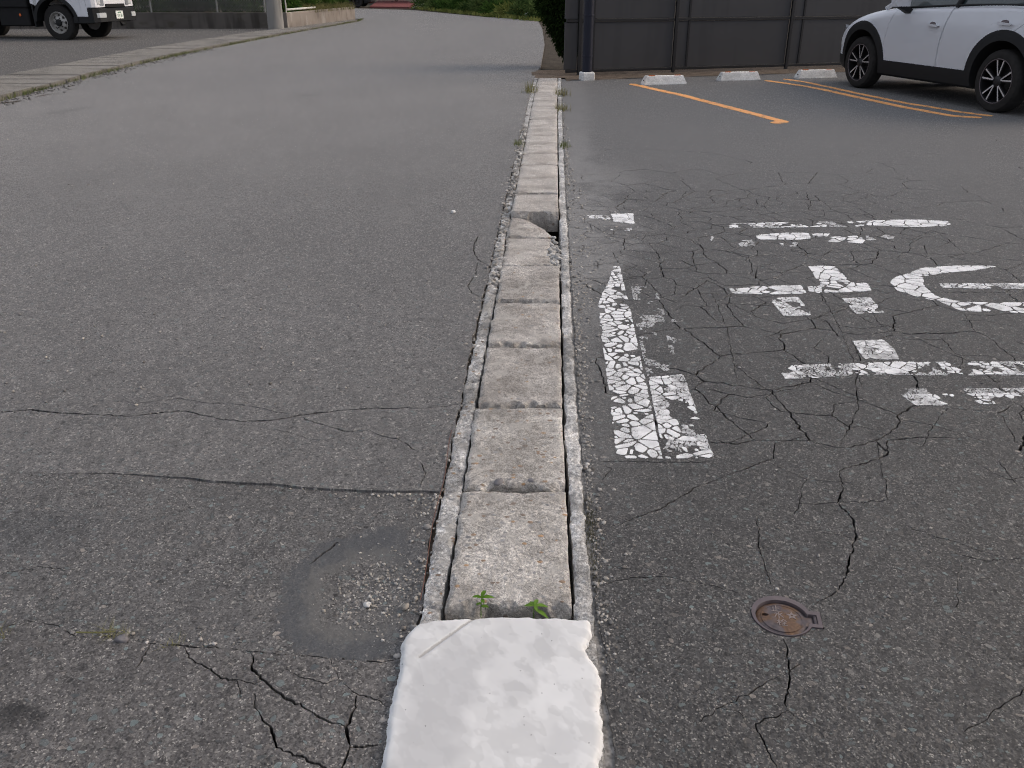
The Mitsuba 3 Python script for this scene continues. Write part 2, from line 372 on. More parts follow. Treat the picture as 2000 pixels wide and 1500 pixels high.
leaf_bsdf('leaf_dark', (0.010, 0.020, 0.007), (0.030, 0.050, 0.014))
leaf_bsdf('leaf_hedge', (0.026, 0.060, 0.016), (0.085, 0.155, 0.036), 3.0)
leaf_bsdf('leaf_bank', (0.030, 0.060, 0.018), (0.150, 0.205, 0.070), 2.2)
leaf_bsdf('leaf_yellow', (0.12, 0.15, 0.04), (0.26, 0.27, 0.09), 2.0)
leaf_bsdf('leaf_sprout', (0.10, 0.20, 0.03), (0.17, 0.30, 0.06), 60.0)
leaf_bsdf('grass_dry', (0.13, 0.12, 0.055), (0.25, 0.24, 0.11), 12.0)
leaf_bsdf('grass_green', (0.085, 0.105, 0.040), (0.20, 0.22, 0.10), 9.0)
bs('moss', prin(proc(lambda p, n, uv: mix((0.045, 0.050, 0.022), (0.11, 0.095, 0.055), noise(p.x * 150, p.y * 150))), 0.95))


# ------------------------------------------------------------------ mesh helpers
def polys(g):
    if g.is_empty:
        return []
    if g.geom_type == 'Polygon':
        return [g]
    return [q for q in getattr(g, 'geoms', []) for q in polys(q)]


def clean(pts):
    return Polygon(pts).buffer(0)


def sheet(poly, cell, h, zb=None, limit=None):
    """poly triangulated on a grid of the given cell, its top at h(x, y); zb: the bottom of the side walls"""
    V, Fc, base = [], [], 0
    x0, y0, x1, y1 = poly.bounds
    k = max(0, math.ceil(math.log2(max(x1 - x0, y1 - y0, cell) / cell)))
    size = cell * 2 ** k
    jobs = [(poly, i, j, k) for i in range(math.floor(x0 / size), math.floor(x1 / size) + 1) for j in range(math.floor(y0 / size), math.floor(y1 / size) + 1)]
    while jobs:
        g, i, j, lev = jobs.pop()
        s = cell * 2 ** lev
        b = box(i * s, j * s, (i + 1) * s, (j + 1) * s)
        g = shapely.intersection(g, b)
        if g.is_empty or g.area < 1e-10:
            continue
        full = abs(g.area - s * s) < 1e-9 * s * s
        if lev > 0:
            jobs += [(b if full else g, 2 * i + a, 2 * j + c, lev - 1) for a in (0, 1) for c in (0, 1)]
            continue
        if full:
            V.append(np.array([[i * s, j * s], [(i + 1) * s, j * s], [(i + 1) * s, (j + 1) * s], [i * s, (j + 1) * s]]))
            Fc.append(np.array([[0, 1, 2], [0, 2, 3]]) + base)
            base += 4
            continue
        for q in polys(g):
            if q.area < 1e-9:
                continue
            try:
                v, f = trimesh.creation.triangulate_polygon(q, engine='earcut')
            except Exception:
                continue
            if len(f) == 0:
                continue
            v, f = np.asarray(v)[:, :2], np.asarray(f)
            a, bb, c = v[f[:, 0]], v[f[:, 1]], v[f[:, 2]]
            cr = (bb[:, 0] - a[:, 0]) * (c[:, 1] - a[:, 1]) - (bb[:, 1] - a[:, 1]) * (c[:, 0] - a[:, 0])
            f = np.where(cr[:, None] < 0, f[:, ::-1], f)
            V.append(v)
            Fc.append(f + base)
            base += len(v)
    V, Fc = np.vstack(V), np.vstack(Fc)
    u, inv = np.unique(np.round(V, 6), axis=0, return_inverse=True)
    Fc = inv.ravel()[Fc]
    Fc = Fc[(Fc[:, 0] != Fc[:, 1]) & (Fc[:, 1] != Fc[:, 2]) & (Fc[:, 0] != Fc[:, 2])]
    top = np.column_stack([u, h(u[:, 0], u[:, 1])])
    if zb is None:
        return top, Fc
    vs, fs, n = [top], [Fc], len(top)
    for q in polys(poly):
        for ring in [q.exterior, *q.interiors]:
            r = np.array(ring.coords)[:, :2]
            area = 0.5 * np.sum(r[:-1, 0] * r[1:, 1] - r[1:, 0] * r[:-1, 1])
            if (area < 0) == (ring is q.exterior):
                r = r[::-1]
            m = len(r) - 1
            r = r[:-1]
            if limit is not None:
                pass
            z = h(r[:, 0], r[:, 1])
            vs += [np.column_stack([r, z]), np.column_stack([r, np.full(m, zb)])]
            i = np.arange(m)
            j = (i + 1) % m
            fs.append(np.vstack([np.column_stack([n + i, n + m + i, n + m + j]), np.column_stack([n + i, n + m + j, n + j])]))
            n += 2 * m
    return np.vstack(vs), np.vstack(fs)


def smooth_np(a, b, x):
    t = np.clip((x - a) / (b - a), 0, 1)
    return t * t * (3 - 2 * t)


def flat(z):
    return lambda x, y: np.full(len(x), float(z))


def nz(x, y, f, seed=0, z=0.0):
    return meshkit.noise(np.column_stack([np.asarray(x) * f, np.asarray(y) * f, np.full(len(x), z)]), seed)


def fb(x, y, f, seed=0, octaves=3):
    return meshkit.fbm(np.column_stack([np.asarray(x) * f, np.asarray(y) * f, np.zeros(len(x))]), octaves, seed)


def jag(pts, step, amp, seed):
    """a polyline resampled every step and shaken sideways, its ends kept"""
    ln = LineString(pts)
    n = max(2, int(ln.length / step))
    s = np.linspace(0, ln.length, n + 1)
    p = np.array([ln.interpolate(t).coords[0] for t in s])
    d = np.gradient(p, axis=0)
    d /= np.linalg.norm(d, axis=1, keepdims=True) + 1e-12
    o = (meshkit.fbm(np.column_stack([s / (step * 3.3), np.full(len(s), seed * 7.7), np.zeros(len(s))]), 3, seed) - 0.5) * 2 * amp
    o += np.random.default_rng(seed).normal(0, amp * 0.22, len(s))
    o *= np.minimum(1, np.minimum(s, s[-1] - s) / (step * 2) + 0.15)
    return p + np.column_stack([-d[:, 1], d[:, 0]]) * o[:, None], s


def crack(pts, w, seed, step=0.009, amp=0.0065, taper=True):
    p, s = jag(pts, step, amp, seed)
    L = s[-1]
    d = np.gradient(p, axis=0)
    d /= np.linalg.norm(d, axis=1, keepdims=True) + 1e-12
    nrm = np.column_stack([-d[:, 1], d[:, 0]])
    ww = w * (0.45 + 1.1 * meshkit.noise(np.column_stack([s / (step * 4), np.full(len(s), seed * 3.1), s * 0]), seed + 5))
    ww += np.random.default_rng(seed + 1).normal(0, w * 0.16, len(s))
    if taper:
        ww *= np.clip(np.minimum(s, L - s) / (0.16 * L + 1e-9), 0.25, 1) ** 0.6
    ww = np.maximum(ww, w * 0.12) / 2
    return Polygon(np.vstack([p + nrm * ww[:, None], (p - nrm * ww[:, None])[::-1]])).buffer(0)


def hull_box(dx, dy, dz, r, c=(0, 0, 0)):
    """a box with chamfered edges, centred at c"""
    s = np.array([dx, dy, dz]) / 2
    pts = []
    for sx in (-1, 1):
        for sy in (-1, 1):
            for sz in (-1, 1):
                for ax in range(3):
                    q = s - r
                    q[ax] = s[ax]
                    pts.append(q * (sx, sy, sz))
    return trimesh.convex.convex_hull(np.array(pts) + np.array(c))


def hull(pts):
    return trimesh.convex.convex_hull(np.asarray(pts, float))


def tube(path, r, n=6):
    p = np.asarray(path, float)
    r = np.broadcast_to(r, len(p))
    d = np.gradient(p, axis=0)
    d /= np.linalg.norm(d, axis=1, keepdims=True) + 1e-12
    vs = []
    up = np.array([0, 0, 1.0]) if abs(d[0][2]) < 0.9 else np.array([1.0, 0, 0])
    for k in range(len(p)):
        a = np.cross(d[k], up)
        a /= np.linalg.norm(a) + 1e-12
        b = np.cross(d[k], a)
        th = np.arange(n) * 2 * np.pi / n
        vs.append(p[k] + r[k] * (np.cos(th)[:, None] * a + np.sin(th)[:, None] * b))
    f = []
    for k in range(len(p) - 1):
        for i in range(n):
            j = (i + 1) % n
            f += [[k * n + i, k * n + j, (k + 1) * n + j], [k * n + i, (k + 1) * n + j, (k + 1) * n + i]]
    V = np.vstack(vs + [p[:1], p[-1:]])
    c0, c1 = len(V) - 2, len(V) - 1
    for i in range(n):
        j = (i + 1) % n
        f += [[c0, j, i], [c1, (len(p) - 1) * n + i, (len(p) - 1) * n + j]]
    return trimesh.Trimesh(V, f[::1], process=False)


def lathe(profile, n=40):
    """profile [(radius, height)] turned about z"""
    pr = np.asarray(profile, float)
    th = np.arange(n) * 2 * np.pi / n
    V = np.vstack([np.column_stack([r * np.cos(th), r * np.sin(th), np.full(n, z)]) for r, z in pr])
    f = []
    for k in range(len(pr) - 1):
        for i in range(n):
            j = (i + 1) % n
            f += [[k * n + i, k * n + j, (k + 1) * n + j], [k * n + i, (k + 1) * n + j, (k + 1) * n + i]]
    return trimesh.Trimesh(V, f, process=False)


def cat(ms):
    ms = [m if isinstance(m, trimesh.Trimesh) else trimesh.Trimesh(m[0], m[1], process=False) for m in ms]
    return trimesh.util.concatenate(ms)


def moved(m, M):
    m = m.copy() if isinstance(m, trimesh.Trimesh) else trimesh.Trimesh(m[0], m[1], process=False)
    m.apply_transform(M)
    return m


def pose(x, y, z, yaw, s=1.0):
    c, q = math.cos(yaw), math.sin(yaw)
    return np.array([[c * s, -q * s, 0, x], [q * s, c * s, 0, y], [0, 0, s, z], [0, 0, 0, 1.0]])


def to_man(m):
    return m3.Manifold(m3.Mesh(vert_properties=np.asarray(m.vertices, np.float32), tri_verts=np.asarray(m.faces, np.uint32)))


def from_man(m):
    k = m.to_mesh()
    return trimesh.Trimesh(k.vert_properties[:, :3], k.tri_verts, process=False)


def prism(pts, y0, y1):
    """polygon in the XZ plane pushed from y0 to y1"""
    p = pts if isinstance(pts, Polygon) else Polygon(pts)
    m = trimesh.creation.extrude_polygon(p, y1 - y0, engine='earcut')
    v = m.vertices
    m.vertices = np.column_stack([v[:, 0], y1 - v[:, 2], v[:, 1]])
    if m.volume < 0:
        m.invert()
    return m


# ------------------------------------------------------------------ gutter line
GY = np.array([-2, 0.9, 1.77, 2.69, 3.43, 4.15, 5.82, 8.35, 12.19, 14.82, 18.0, 40.0])
GX = np.array([-0.29, -0.206, -0.182, -0.155, -0.123, -0.092, -0.018, 0.098, 0.279, 0.41, 0.57, 1.4])


def left_x(y):
    return np.interp(y, GY, GX)


def right_x(y):
    return left_x(y) + 0.34


GUT0, GUT1 = 0.3, 15.42


def strip_poly(fl, fr, y0, y1, step, amp, seed):
    n = int((y1 - y0) / step)
    y = np.linspace(y0, y1, n + 1)
    a = fl(y) + amp * (fb(y, y * 0, 9, seed) - 0.5) * 2 + amp * 0.9 * (nz(y, y * 0, 70, seed + 1) - 0.5)
    b = fr(y) + amp * (fb(y, y * 0, 9, seed + 2) - 0.5) * 2 + amp * 0.9 * (nz(y, y * 0, 70, seed + 3) - 0.5)
    return Polygon(np.vstack([np.column_stack([a, y]), np.column_stack([b, y])[::-1]])).buffer(0)


channel_hole = strip_poly(lambda y: left_x(y) - 0.055, lambda y: right_x(y) + 0.055, GUT0, GUT1, 0.2, 0.0, 1)

# ------------------------------------------------------------------ ground, road slabs and their cracks
edge_l = lambda y: left_x(y) - 0.066
edge_r = lambda y: right_x(y) + 0.060

ROAD_CRACKS = [   # (pixels along the crack, width in metres)
    ([(-200, 815), (0, 808), (63, 803), (112, 810), (193, 813), (252, 816), (315, 809), (360, 806), (387, 812), (427, 821), (472, 826), (531, 825), (580, 815), (621, 810), (652, 806), (720, 801), (810, 800), (855, 799), (893, 793), (935, 783)], 0.0075),
    ([(580, 816), (630, 833), (675, 846), (724, 844)], 0.0055), ([(724, 844), (738, 853), (783, 864), (810, 882), (832, 889)], 0.004),
    ([(193, 785), (270, 790), (351, 781), (396, 790), (450, 790), (513, 801), (544, 808), (580, 815)], 0.0035),
    ([(520, 840), (575, 850), (600, 860), (650, 866)], 0.002),
    ([(360, 1264), (373, 1286), (409, 1311), (432, 1324), (463, 1331), (495, 1336), (513, 1331)], 0.0044),
    ([(484, 1273), (493, 1284), (495, 1309), (513, 1331), (535, 1351), (576, 1372), (612, 1394), (634, 1408), (679, 1421)], 0.0059),
    ([(697, 1360), (693, 1387), (682, 1410), (677, 1437), (684, 1462), (675, 1482), (660, 1520), (640, 1580)], 0.0059),
    ([(684, 1462), (711, 1459), (745, 1456)], 0.005),
    ([(497, 1356), (497, 1383), (513, 1405), (535, 1432), (540, 1459), (567, 1473), (598, 1482), (630, 1500), (680, 1530)], 0.0043),
    ([(558, 1309), (589, 1324), (630, 1336), (666, 1333), (702, 1360), (733, 1369), (760, 1383)], 0.0026),
    ([(646, 1286), (657, 1320), (666, 1333)], 0.002), ([(295, 1259), (265, 1307)], 0.003), ([(463, 1331), (470, 1365)], 0.002), ([(480, 1379), (497, 1383)], 0.002),
    ([(661, 1057), (630, 1077), (603, 1099)], 0.006),
    ([(936, 460), (925, 480), (926, 497), (933, 509), (953, 519)], 0.008), ([(933, 515), (928, 539), (914, 561), (922, 575), (942, 584)], 0.007),
    ([(270, 1254), (288, 1257), (360, 1262), (432, 1268), (486, 1273), (562, 1280), (630, 1286), (702, 1291), (740, 1295), (776, 1289)], 0.0050),
 ([(900, 668), (926, 690)], 0.005), ([(0, 1120), (80, 1108), (140, 1112)], 0.003),
    ([(0, 1228), (58, 1212), (117, 1223), (150, 1246)], 0.004), ([(820, 905), (830, 930), (822, 955)], 0.003),
]
LOT_CRACKS = [
    ([(1640, 919), (1646, 954), (1637, 984), (1666, 1015), (1672, 1049), (1661, 1086), (1653, 1127), (1631, 1158), (1596, 1177)], 0.0055),
    ([(1531, 1248), (1542, 1283), (1542, 1314), (1531, 1370), (1538, 1387)], 0.0045), ([(1538, 1387), (1510, 1400), (1471, 1413), (1497, 1461), (1516, 1495), (1525, 1530)], 0.0032),
    ([(1538, 1387), (1575, 1413), (1600, 1420)], 0.002), ([(1390, 1380), (1440, 1390), (1460, 1410)], 0.0016),
    ([(1479, 1010), (1481, 1058), (1494, 1106), (1507, 1145)], 0.0028), ([(1180, 1142), (1237, 1127), (1302, 1127), (1393, 1145), (1460, 1163)], 0.0028),
    ([(1145, 900), (1302, 903), (1400, 902)], 0.004), ([(1193, 1028), (1240, 1012), (1289, 995), (1358, 952), (1453, 917), (1510, 895), (1514, 867), (1579, 850)], 0.0042),
    ([(1640, 919), (1700, 900), (1735, 889), (1735, 859), (1800, 854), (1886, 856)], 0.0065), ([(1713, 863), (1731, 882)], 0.008),
    ([(1320, 880), (1270, 860), (1235, 868)], 0.002), ([(1600, 565), (1640, 640), (1665, 700), (1690, 770)], 0.003),
    ([(1385, 560), (1420, 640), (1430, 700), (1440, 745)], 0.003), ([(1380, 760), (1460, 777), (1500, 770)], 0.0055), ([(1560, 612), (1620, 632), (1680, 642), (1740, 636)], 0.005),
    ([(1660, 660), (1680, 700), (1671, 745), (1676, 800), (1640, 870)], 0.004), ([(1400, 578), (1480, 620), (1530, 632), (1600, 620)], 0.004),
    ([(1650, 600), (1700, 630), (1780, 645)], 0.004), ([(1310, 585), (1390, 600), (1420, 590)], 0.004), ([(1480, 520), (1475, 545)], 0.006),
    ([(1860, 1080), (1930, 1095), (2000, 1090)], 0.003), ([(1950, 900), (1990, 950)], 0.003), ([(1170, 940), (1195, 915), (1150, 902)], 0.003),
]


def network(region, spacing, keep, w, seed, amp, step=0.018):
    """fine map cracking: some of the edges of irregular cells, each shaken"""
    r = np.random.default_rng(seed)
    x0, y0, x1, y1 = region.bounds
    nx, ny = int((x1 - x0) / spacing) + 3, int((y1 - y0) / spacing) + 3
    gx, gy = np.meshgrid(np.arange(nx) - 1, np.arange(ny) - 1)
    pts = np.column_stack([gx.ravel(), gy.ravel()]) * spacing + r.uniform(-0.48, 0.48, (nx * ny, 2)) * spacing + [x0, y0]
    v = Voronoi(pts)
    out = []
    for k, (a, b) in enumerate(v.ridge_vertices):
        if a < 0 or b < 0:
            continue
        A, B = v.vertices[a], v.vertices[b]
        m = (A + B) / 2
        if np.linalg.norm(A - B) > 3 * spacing or not region.contains(Point(m)) or r.random() > keep(m):
            continue
        if np.linalg.norm(A - B) < 0.02:
            continue
        out.append(crack([A, B], w * r.uniform(0.6, 1.4), int(r.integers(1e6)), step, amp, taper=False))
    return out


road_cuts = [crack(GL(p), w, 11 + i) for i, (p, w) in enumerate(ROAD_CRACKS)]
lot_cuts = [crack(GL(p), w, 61 + i) for i, (p, w) in enumerate(LOT_CRACKS)]
net_region = clean(GL([(1180, 905), (1400, 905), (1650, 880), (2150, 880), (2150, 420), (1700, 330), (1120, 330), (1150, 500)]))
lot_cuts += network(net_region, 0.34, lambda m: 0.9, 0.0056, 5, 0.013)
lot_cuts += network(clean(GL([(1150, 560), (1420, 640), (1560, 560), (1900, 500), (1700, 370), (1120, 370)])), 0.17, lambda m: 0.85, 0.0046, 6, 0.009)
lot_cuts += network(clean(GL([(1560, 560), (1420, 640), (1380, 880), (1650, 870), (2120, 860), (2100, 560)])), 0.2, lambda m: 0.5, 0.0036, 16, 0.010)
lot_cuts += network(clean(GL([(1400, 890), (2100, 880), (2100, 1080), (1700, 1120), (1250, 1010)])), 0.22, lambda m: 0.3, 0.0026, 17, 0.010)
lot_cuts += network(clean(GL([(1200, 1480), (2050, 1480), (2100, 880), (1180, 905)])), 0.42, lambda m: 0.25, 0.0024, 8, 0.014)
far_region = clean(GL([(1120, 330), (1700, 330), (2100, 400), (2100, 270), (1115, 270)]))
lot_cuts += network(far_region, 0.6, lambda m: 0.35, 0.006, 9, 0.03, 0.04)
road_cuts = unary_union(road_cuts)
lot_cuts = unary_union(lot_cuts)

B_LINE = [(-7.0, 2.36)] + GL([(0, 923), (31, 923), (112, 929), (193, 927), (324, 932), (405, 941), (517, 947), (576, 952), (639, 957), (720, 960), (855, 963), (880, 966)])
C_LINE = [(-7.0, 1.62)] + GL([(0, 1230), (58, 1212), (117, 1223), (148, 1248), (216, 1248), (288, 1257), (360, 1262), (432, 1268), (486, 1273), (562, 1280), (630, 1286), (702, 1291), (790, 1292), (830, 1290)])
B_J = jag(B_LINE, 0.03, 0.006, 3)[0]
C_J = jag(C_LINE, 0.03, 0.008, 4)[0]
yy = np.linspace(-1.0, 16.3, 700)
road_r = np.column_stack([edge_l(yy) + 0.014 * (fb(yy, yy * 0, 4, 21, 4) - 0.35) * 2 + 0.012 * (nz(yy, yy * 0, 45, 22) - 0.5), yy])
LEFT_IN = np.array([(-6.7, -1), (-6.75, 6), (-7.0, 12.2), (-7.35, 17), (-7.42, 20.9), (-7.05, 28.6), (-6.35, 38.4), (-6.6, 41.0)])
road_out = Polygon(np.vstack([road_r, [(0.55, 17.5), (0.85, 24), (1.05, 32), (1.1, 39.6), (-1.2, 43), (-5.6, 53.5), (-12, 60), (-40, 66), (-40, 44), (-8.5, 42.4)], LEFT_IN[::-1]])).buffer(0)
above_B = Polygon(np.vstack([B_J, [(3, B_J[-1][1]), (3, 90), (-60, 90), (-60, 2.36)]])).buffer(0)
below_C = Polygon(np.vstack([C_J, [(3, C_J[-1][1]), (3, -2), (-60, -2), (-60, 1.62)]])).buffer(0)
road_up = road_out.intersection(above_B)
road_near = road_out.intersection(below_C)
road_mid = road_out.difference(above_B).difference(below_C.buffer(0.0))


def mid_h(x, y):
    r = np.sqrt(((x - POT[0]) / 0.24) ** 2 + ((y - POT[1]) / 0.30) ** 2) + 0.3 * (fb(x, y, 8, 31) - 0.5)
    lift = 0.0075 * smooth_np(-0.85, -1.7, x) * np.exp(-np.maximum(2.45 - y, 0) / 0.2)
    return -0.022 * np.clip(1.05 - r, 0, 1) ** 1.2 - 0.001 * fb(x, y, 6, 33) + lift


ZB = -0.045
near_zone = box(-8, -2, 3, 7.0)
cut_up = road_up.difference(road_cuts)
add('road', cat([sheet(cut_up.intersection(near_zone), 0.5, flat(0.007), ZB), sheet(cut_up.difference(near_zone), 4.0, flat(0.007), ZB)]), 'asphalt_road', kind='structure', label='grey asphalt road running away to the left of the drain covers')
add('road_patch', sheet(road_mid.difference(road_cuts), 0.04, mid_h, ZB), 'asphalt_middle', kind='structure', label='coarse worn asphalt strip with a pothole beside the gutter')
add('road_patch', sheet(road_near.difference(road_cuts), 0.5, flat(0.003), ZB), 'asphalt_near', kind='structure', label='cracked asphalt nearest the white mortar patch')

lot_l = np.column_stack([edge_r(yy) + 0.020 * np.maximum(fb(yy, yy * 0, 5, 23, 4) - 0.5, 0) * 2 + 0.008 * nz(yy, yy * 0, 45, 24), yy])
lot_l = lot_l[lot_l[:, 1] < 15.2]
fence_front = [(1.0, 15.3), (1.9, 15.55), (3.2, 15.95), (5.0, 16.45), (6.6, 16.95), (14, 19.1)]
lot_out = Polygon(np.vstack([lot_l, jag(fence_front, 0.15, 0.06, 9)[0], [(14, -1)]])).buffer(0)
VALVE = G(1527, 1203)
VM0 = pose(VALVE[0], VALVE[1], 0.0, -0.16)
lot_out = lot_out.difference(Point(VALVE).buffer(0.0785)).difference(Polygon([tuple((VM0 @ [a, b, 0, 1])[:2]) for a, b in ((0.03, -0.036), (0.100, -0.036), (0.100, 0.030), (0.03, 0.030))]))
cut_lot = lot_out.difference(lot_cuts)
lot_near = box(-1, -2, 6.0, 9.0)
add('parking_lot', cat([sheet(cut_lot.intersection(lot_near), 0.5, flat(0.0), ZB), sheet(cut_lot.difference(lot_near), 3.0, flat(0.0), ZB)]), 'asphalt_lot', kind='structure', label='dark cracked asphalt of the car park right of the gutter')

ground = box(-150, -12, 150, 260).difference(channel_hole)
add('ground', sheet(ground, 40.0, flat(-0.045)), 'soil', kind='structure')

# bed of dirt filling the gap between slabs and channel walls
for nm, f0, f1, sd in (('verge', lambda y: left_x(y) - 0.100, lambda y: left_x(y) - 0.05, 1), ('verge', lambda y: right_x(y) + 0.048, lambda y: right_x(y) + 0.115, 2)):
    pz = strip_poly(f0, f1, GUT0, 15.3, 0.1, 0.004, 40 + sd)
    add(nm, sheet(pz, 0.02, lambda x, y, sd=sd: (-0.024 if sd == 1 else -0.014) + 0.016 * fb(x, y, 30, 5 + sd)), 'litter' if sd == 1 else 'dust', smooth=True, kind='structure')
soilstrip = Polygon([(0.9, 14.9)] + [(x, y - 0.25) for x, y in fence_front] + [(14, 20), (6.4, 18.2), (0.9, 16.8), (0.35, 16.8), (0.35, 15.40), (0.9, 15.40)]).buffer(0)
add('soil_bed', sheet(soilstrip, 0.25, lambda x, y: -0.004 + 0.022 * fb(x, y, 3, 8)), 'litter', smooth=True, kind='structure')

# ------------------------------------------------------------------ the drain channel and its covers
chan = thing('drain_channel', 'weathered concrete drain channel dividing road from car park', 'drain')
for side, fl, fr, amp, mat, sd in (('left', lambda y: left_x(y) - 0.054, lambda y: left_x(y) + 0.001, 0.007, 'channel', 51), ('right', lambda y: right_x(y) + 0.0085, lambda y: right_x(y) + 0.054, 0.007, 'channel_right', 57)):
    for a, b, st, cl in ((GUT0, 6.0, 0.008, 0.008), (6.0, GUT1, 0.05, 0.05)):
        pz = strip_poly(fl, fr, a, b, st, amp, sd)
        edge = pz.boundary

        def wall_h(x, y, edge=edge, sd=sd, amp=amp):
            d = shapely.distance(shapely.points(x, y), edge)
            n1 = fb(x, y, 22, sd + 4, 4)
            return 0.008 + amp * 1.0 * (n1 - 0.5) + amp * 0.8 * (nz(x, y, 95, sd + 9) - 0.5) - 0.005 * np.exp(-d / 0.004) * (0.5 + n1) - 0.020 * np.clip(n1 * 2.2 - 1.22, 0, 1)
        key = add('wall', sheet(pz, cl, wall_h, -0.34), mat, chan, smooth=True)
        if a == GUT0:
            tag(key, label='rough eroded channel wall on the road side' if side == 'left' else 'smooth narrow channel wall on the car park side')
add('floor', sheet(channel_hole, 0.5, flat(-0.34), -0.40), 'soil', chan)

JOINT_Y = [1197, 955, 795, 676, 590, 518, 463, 421, 379, 348, 320, 298, 280, 263, 246, 231, 218, 207, 197, 188, 180, 172, 165, 158, 152]
JD = [float(G(1000, y, 0.014)[1]) for y in JOINT_Y]
NOTCH = {0: (0.02, 0.15, 0.030), 1: (-0.01, 0.15, 0.016), 2: (0.02, 0.16, 0.018), 3: (0.02, 0.07, 0.016), 4: (0.04, 0.15, 0.016), 5: (0.0, 0.12, 0.012), 7: (0.02, 0.11, 0.035), 8: (0.0, 0.12, 0.03), 9: (0.01, 0.14, 0.02), 11: (0.0, 0.1, 0.012)}
ORD = 'first second third fourth fifth sixth seventh eighth ninth tenth eleventh twelfth thirteenth fourteenth fifteenth sixteenth seventeenth eighteenth nineteenth twentieth twenty-first twenty-second twenty-third twenty-fourth twenty-fifth'.split()
LIDTXT = {0: 'pitted concrete drain cover nearest the white mortar patch, weeds at its front edge', 1: 'second drain cover from the white mortar patch, two round pebbles in its front joint',
          2: 'concrete drain cover, third from the white mortar patch, chipped along its front edge', 3: 'concrete drain cover, fourth from the white mortar patch, with one short crisp slot in front',
          4: 'fifth drain cover from the white mortar patch, a wide skewed dark gap in front', 5: 'concrete drain cover, sixth from the white mortar patch, crumbled white along its right side',
          6: 'broken sunken concrete drain cover with a missing corner and a dark hole', 7: 'raised concrete drain cover showing its thick front face above the broken one'}
for k in range(len(JD) - 1):
    gap = 0.004 if k < 9 else 0.010
    d0, d1 = JD[k] + gap, JD[k + 1] - gap
    if k == 7:
        d0 = float(G(1000, 414, 0.05)[1])
    near = k < 9
    st = 0.008 if k < 5 else 0.014 if near else 0.04
    r = np.random.default_rng(200 + k)
    am = (0.011 if k < 7 else 0.007) if near else 0.006
    y0, y1 = d0, d1
    ny = max(6, int((y1 - y0) / st))
    nx = max(6, int(0.34 / st))
    ys = np.linspace(y0, y1, ny)
    us = np.linspace(0, 1, nx)
    lx = left_x(ys) + 0.0065 + am * (fb(ys, ys * 0, 14, 300 + k) - 0.4) * 1.6
    rx = right_x(ys) - 0.003 - am * 0.5 * (fb(ys, ys * 0, 14, 330 + k) - 0.4) * 1.6
    xb = left_x(y0) + 0.008 + us * 0.326
    bot = y0 + am * (fb(xb, xb * 0 + k, 16, 360 + k) - 0.3) * 2.2
    if k in NOTCH:
        c, w, dp = NOTCH[k]
        bot += dp * np.clip(1.25 - np.abs((us - 0.5) * 0.326 - c) / (w / 2), 0, 0.28) / 0.28 * (0.8 + 0.4 * nz(xb, xb * 0, 40, k))
    xt = left_x(y1) + 0.008 + us * 0.326
    topy = y1 - am * (fb(xt, xt * 0 + k, 16, 390 + k) - 0.3) * 1.6
    ring = np.vstack([np.column_stack([xb, bot]), np.column_stack([rx, ys])[1:-1], np.column_stack([xt, topy])[::-1], np.column_stack([lx, ys])[1:-1][::-1]])
    pz = Polygon(ring).buffer(0)
    pz = max(polys(pz.buffer(-0.006).buffer(0.006) if near else pz), key=lambda q: q.area)
    zc, tx, ty = 0.016 + r.uniform(-0.003, 0.003), r.uniform(-0.006, 0.006), r.uniform(-0.006, 0.006)
    if k == 5:
        bite = Polygon([(right_x(d0) - 0.02, d0 - 0.1), (right_x(d0) - 0.035, d0 + 0.10), (right_x(d0) - 0.06, d0 + 0.25), (right_x(d1) - 0.055, d1 - 0.08), (right_x(d1) - 0.05, d1 + 0.02), (right_x(d1) + 0.1, d1 + 0.1), (right_x(d0) + 0.1, d0 - 0.1)])
        pz = max(polys(pz.difference(Polygon(jag(list(bite.exterior.coords), 0.012, 0.008, 77)[0]).buffer(0))), key=lambda q: q.area)
    if k == 6:
        pz = Polygon(jag(GL([(988, 465), (1030, 466), (1070, 467), (1081, 461), (1062, 445), (1036, 431), (1001, 419), (995, 430), (988, 465)], 0.005), 0.012, 0.006, 78)[0]).buffer(0)
        zc, tx, ty = 0.003, -0.06, -0.02
        d0, d1 = d0, d1 + 0.1
    if k == 7:
        zc, ty, tx = 0.034, -0.05, 0.0
    if k == 5:
        zc = 0.010
    edge = pz.boundary

    def lid_h(x, y, edge=edge, k=k, zc=zc, tx=tx, ty=ty, d0=d0, d1=d1, near=near):
        d = shapely.distance(shapely.points(x, y), edge)
        n1 = fb(x, y, 26, 420 + k, 4)
        n2 = fb(x, y, 9, 440 + k, 3)
        z = zc + tx * (x - left_x(y) - 0.17) + ty * (y - (d0 + d1) / 2) + 0.005 * (n2 - 0.5)
        z -= (0.007 * np.exp(-d / 0.008) + (0 if near else 0.010 * np.exp(-d / 0.02))) * (0.4 + n1) - 0.003 * (n1 - 0.5)
        if near:
            e = np.minimum(y - d0, 0.2)
            z -= 0.032 * np.clip((0.060 * n1 + 0.045 * n2 - 0.026 - e) / 0.018, 0, 1) * (0.6 + 0.8 * nz(x, y, 70, 5))
            e2 = np.minimum(d1 - y, 0.2)
            z -= 0.014 * np.clip((0.04 * n1 + 0.04 * n2 - 0.026 - e2) / 0.02, 0, 1)
            s = np.minimum(x - left_x(y), 0.2)
            z -= 0.012 * np.clip((0.045 * n1 + 0.02 * n2 - 0.018 - s) / 0.02, 0, 1)
        return z
    mat = 'lid_worn' if k < 2 else 'lid_plain' if k < 8 else 'lid_far'
    label = LIDTXT.get(k, f'plain beige concrete drain cover, {ORD[k]} from the white mortar patch')
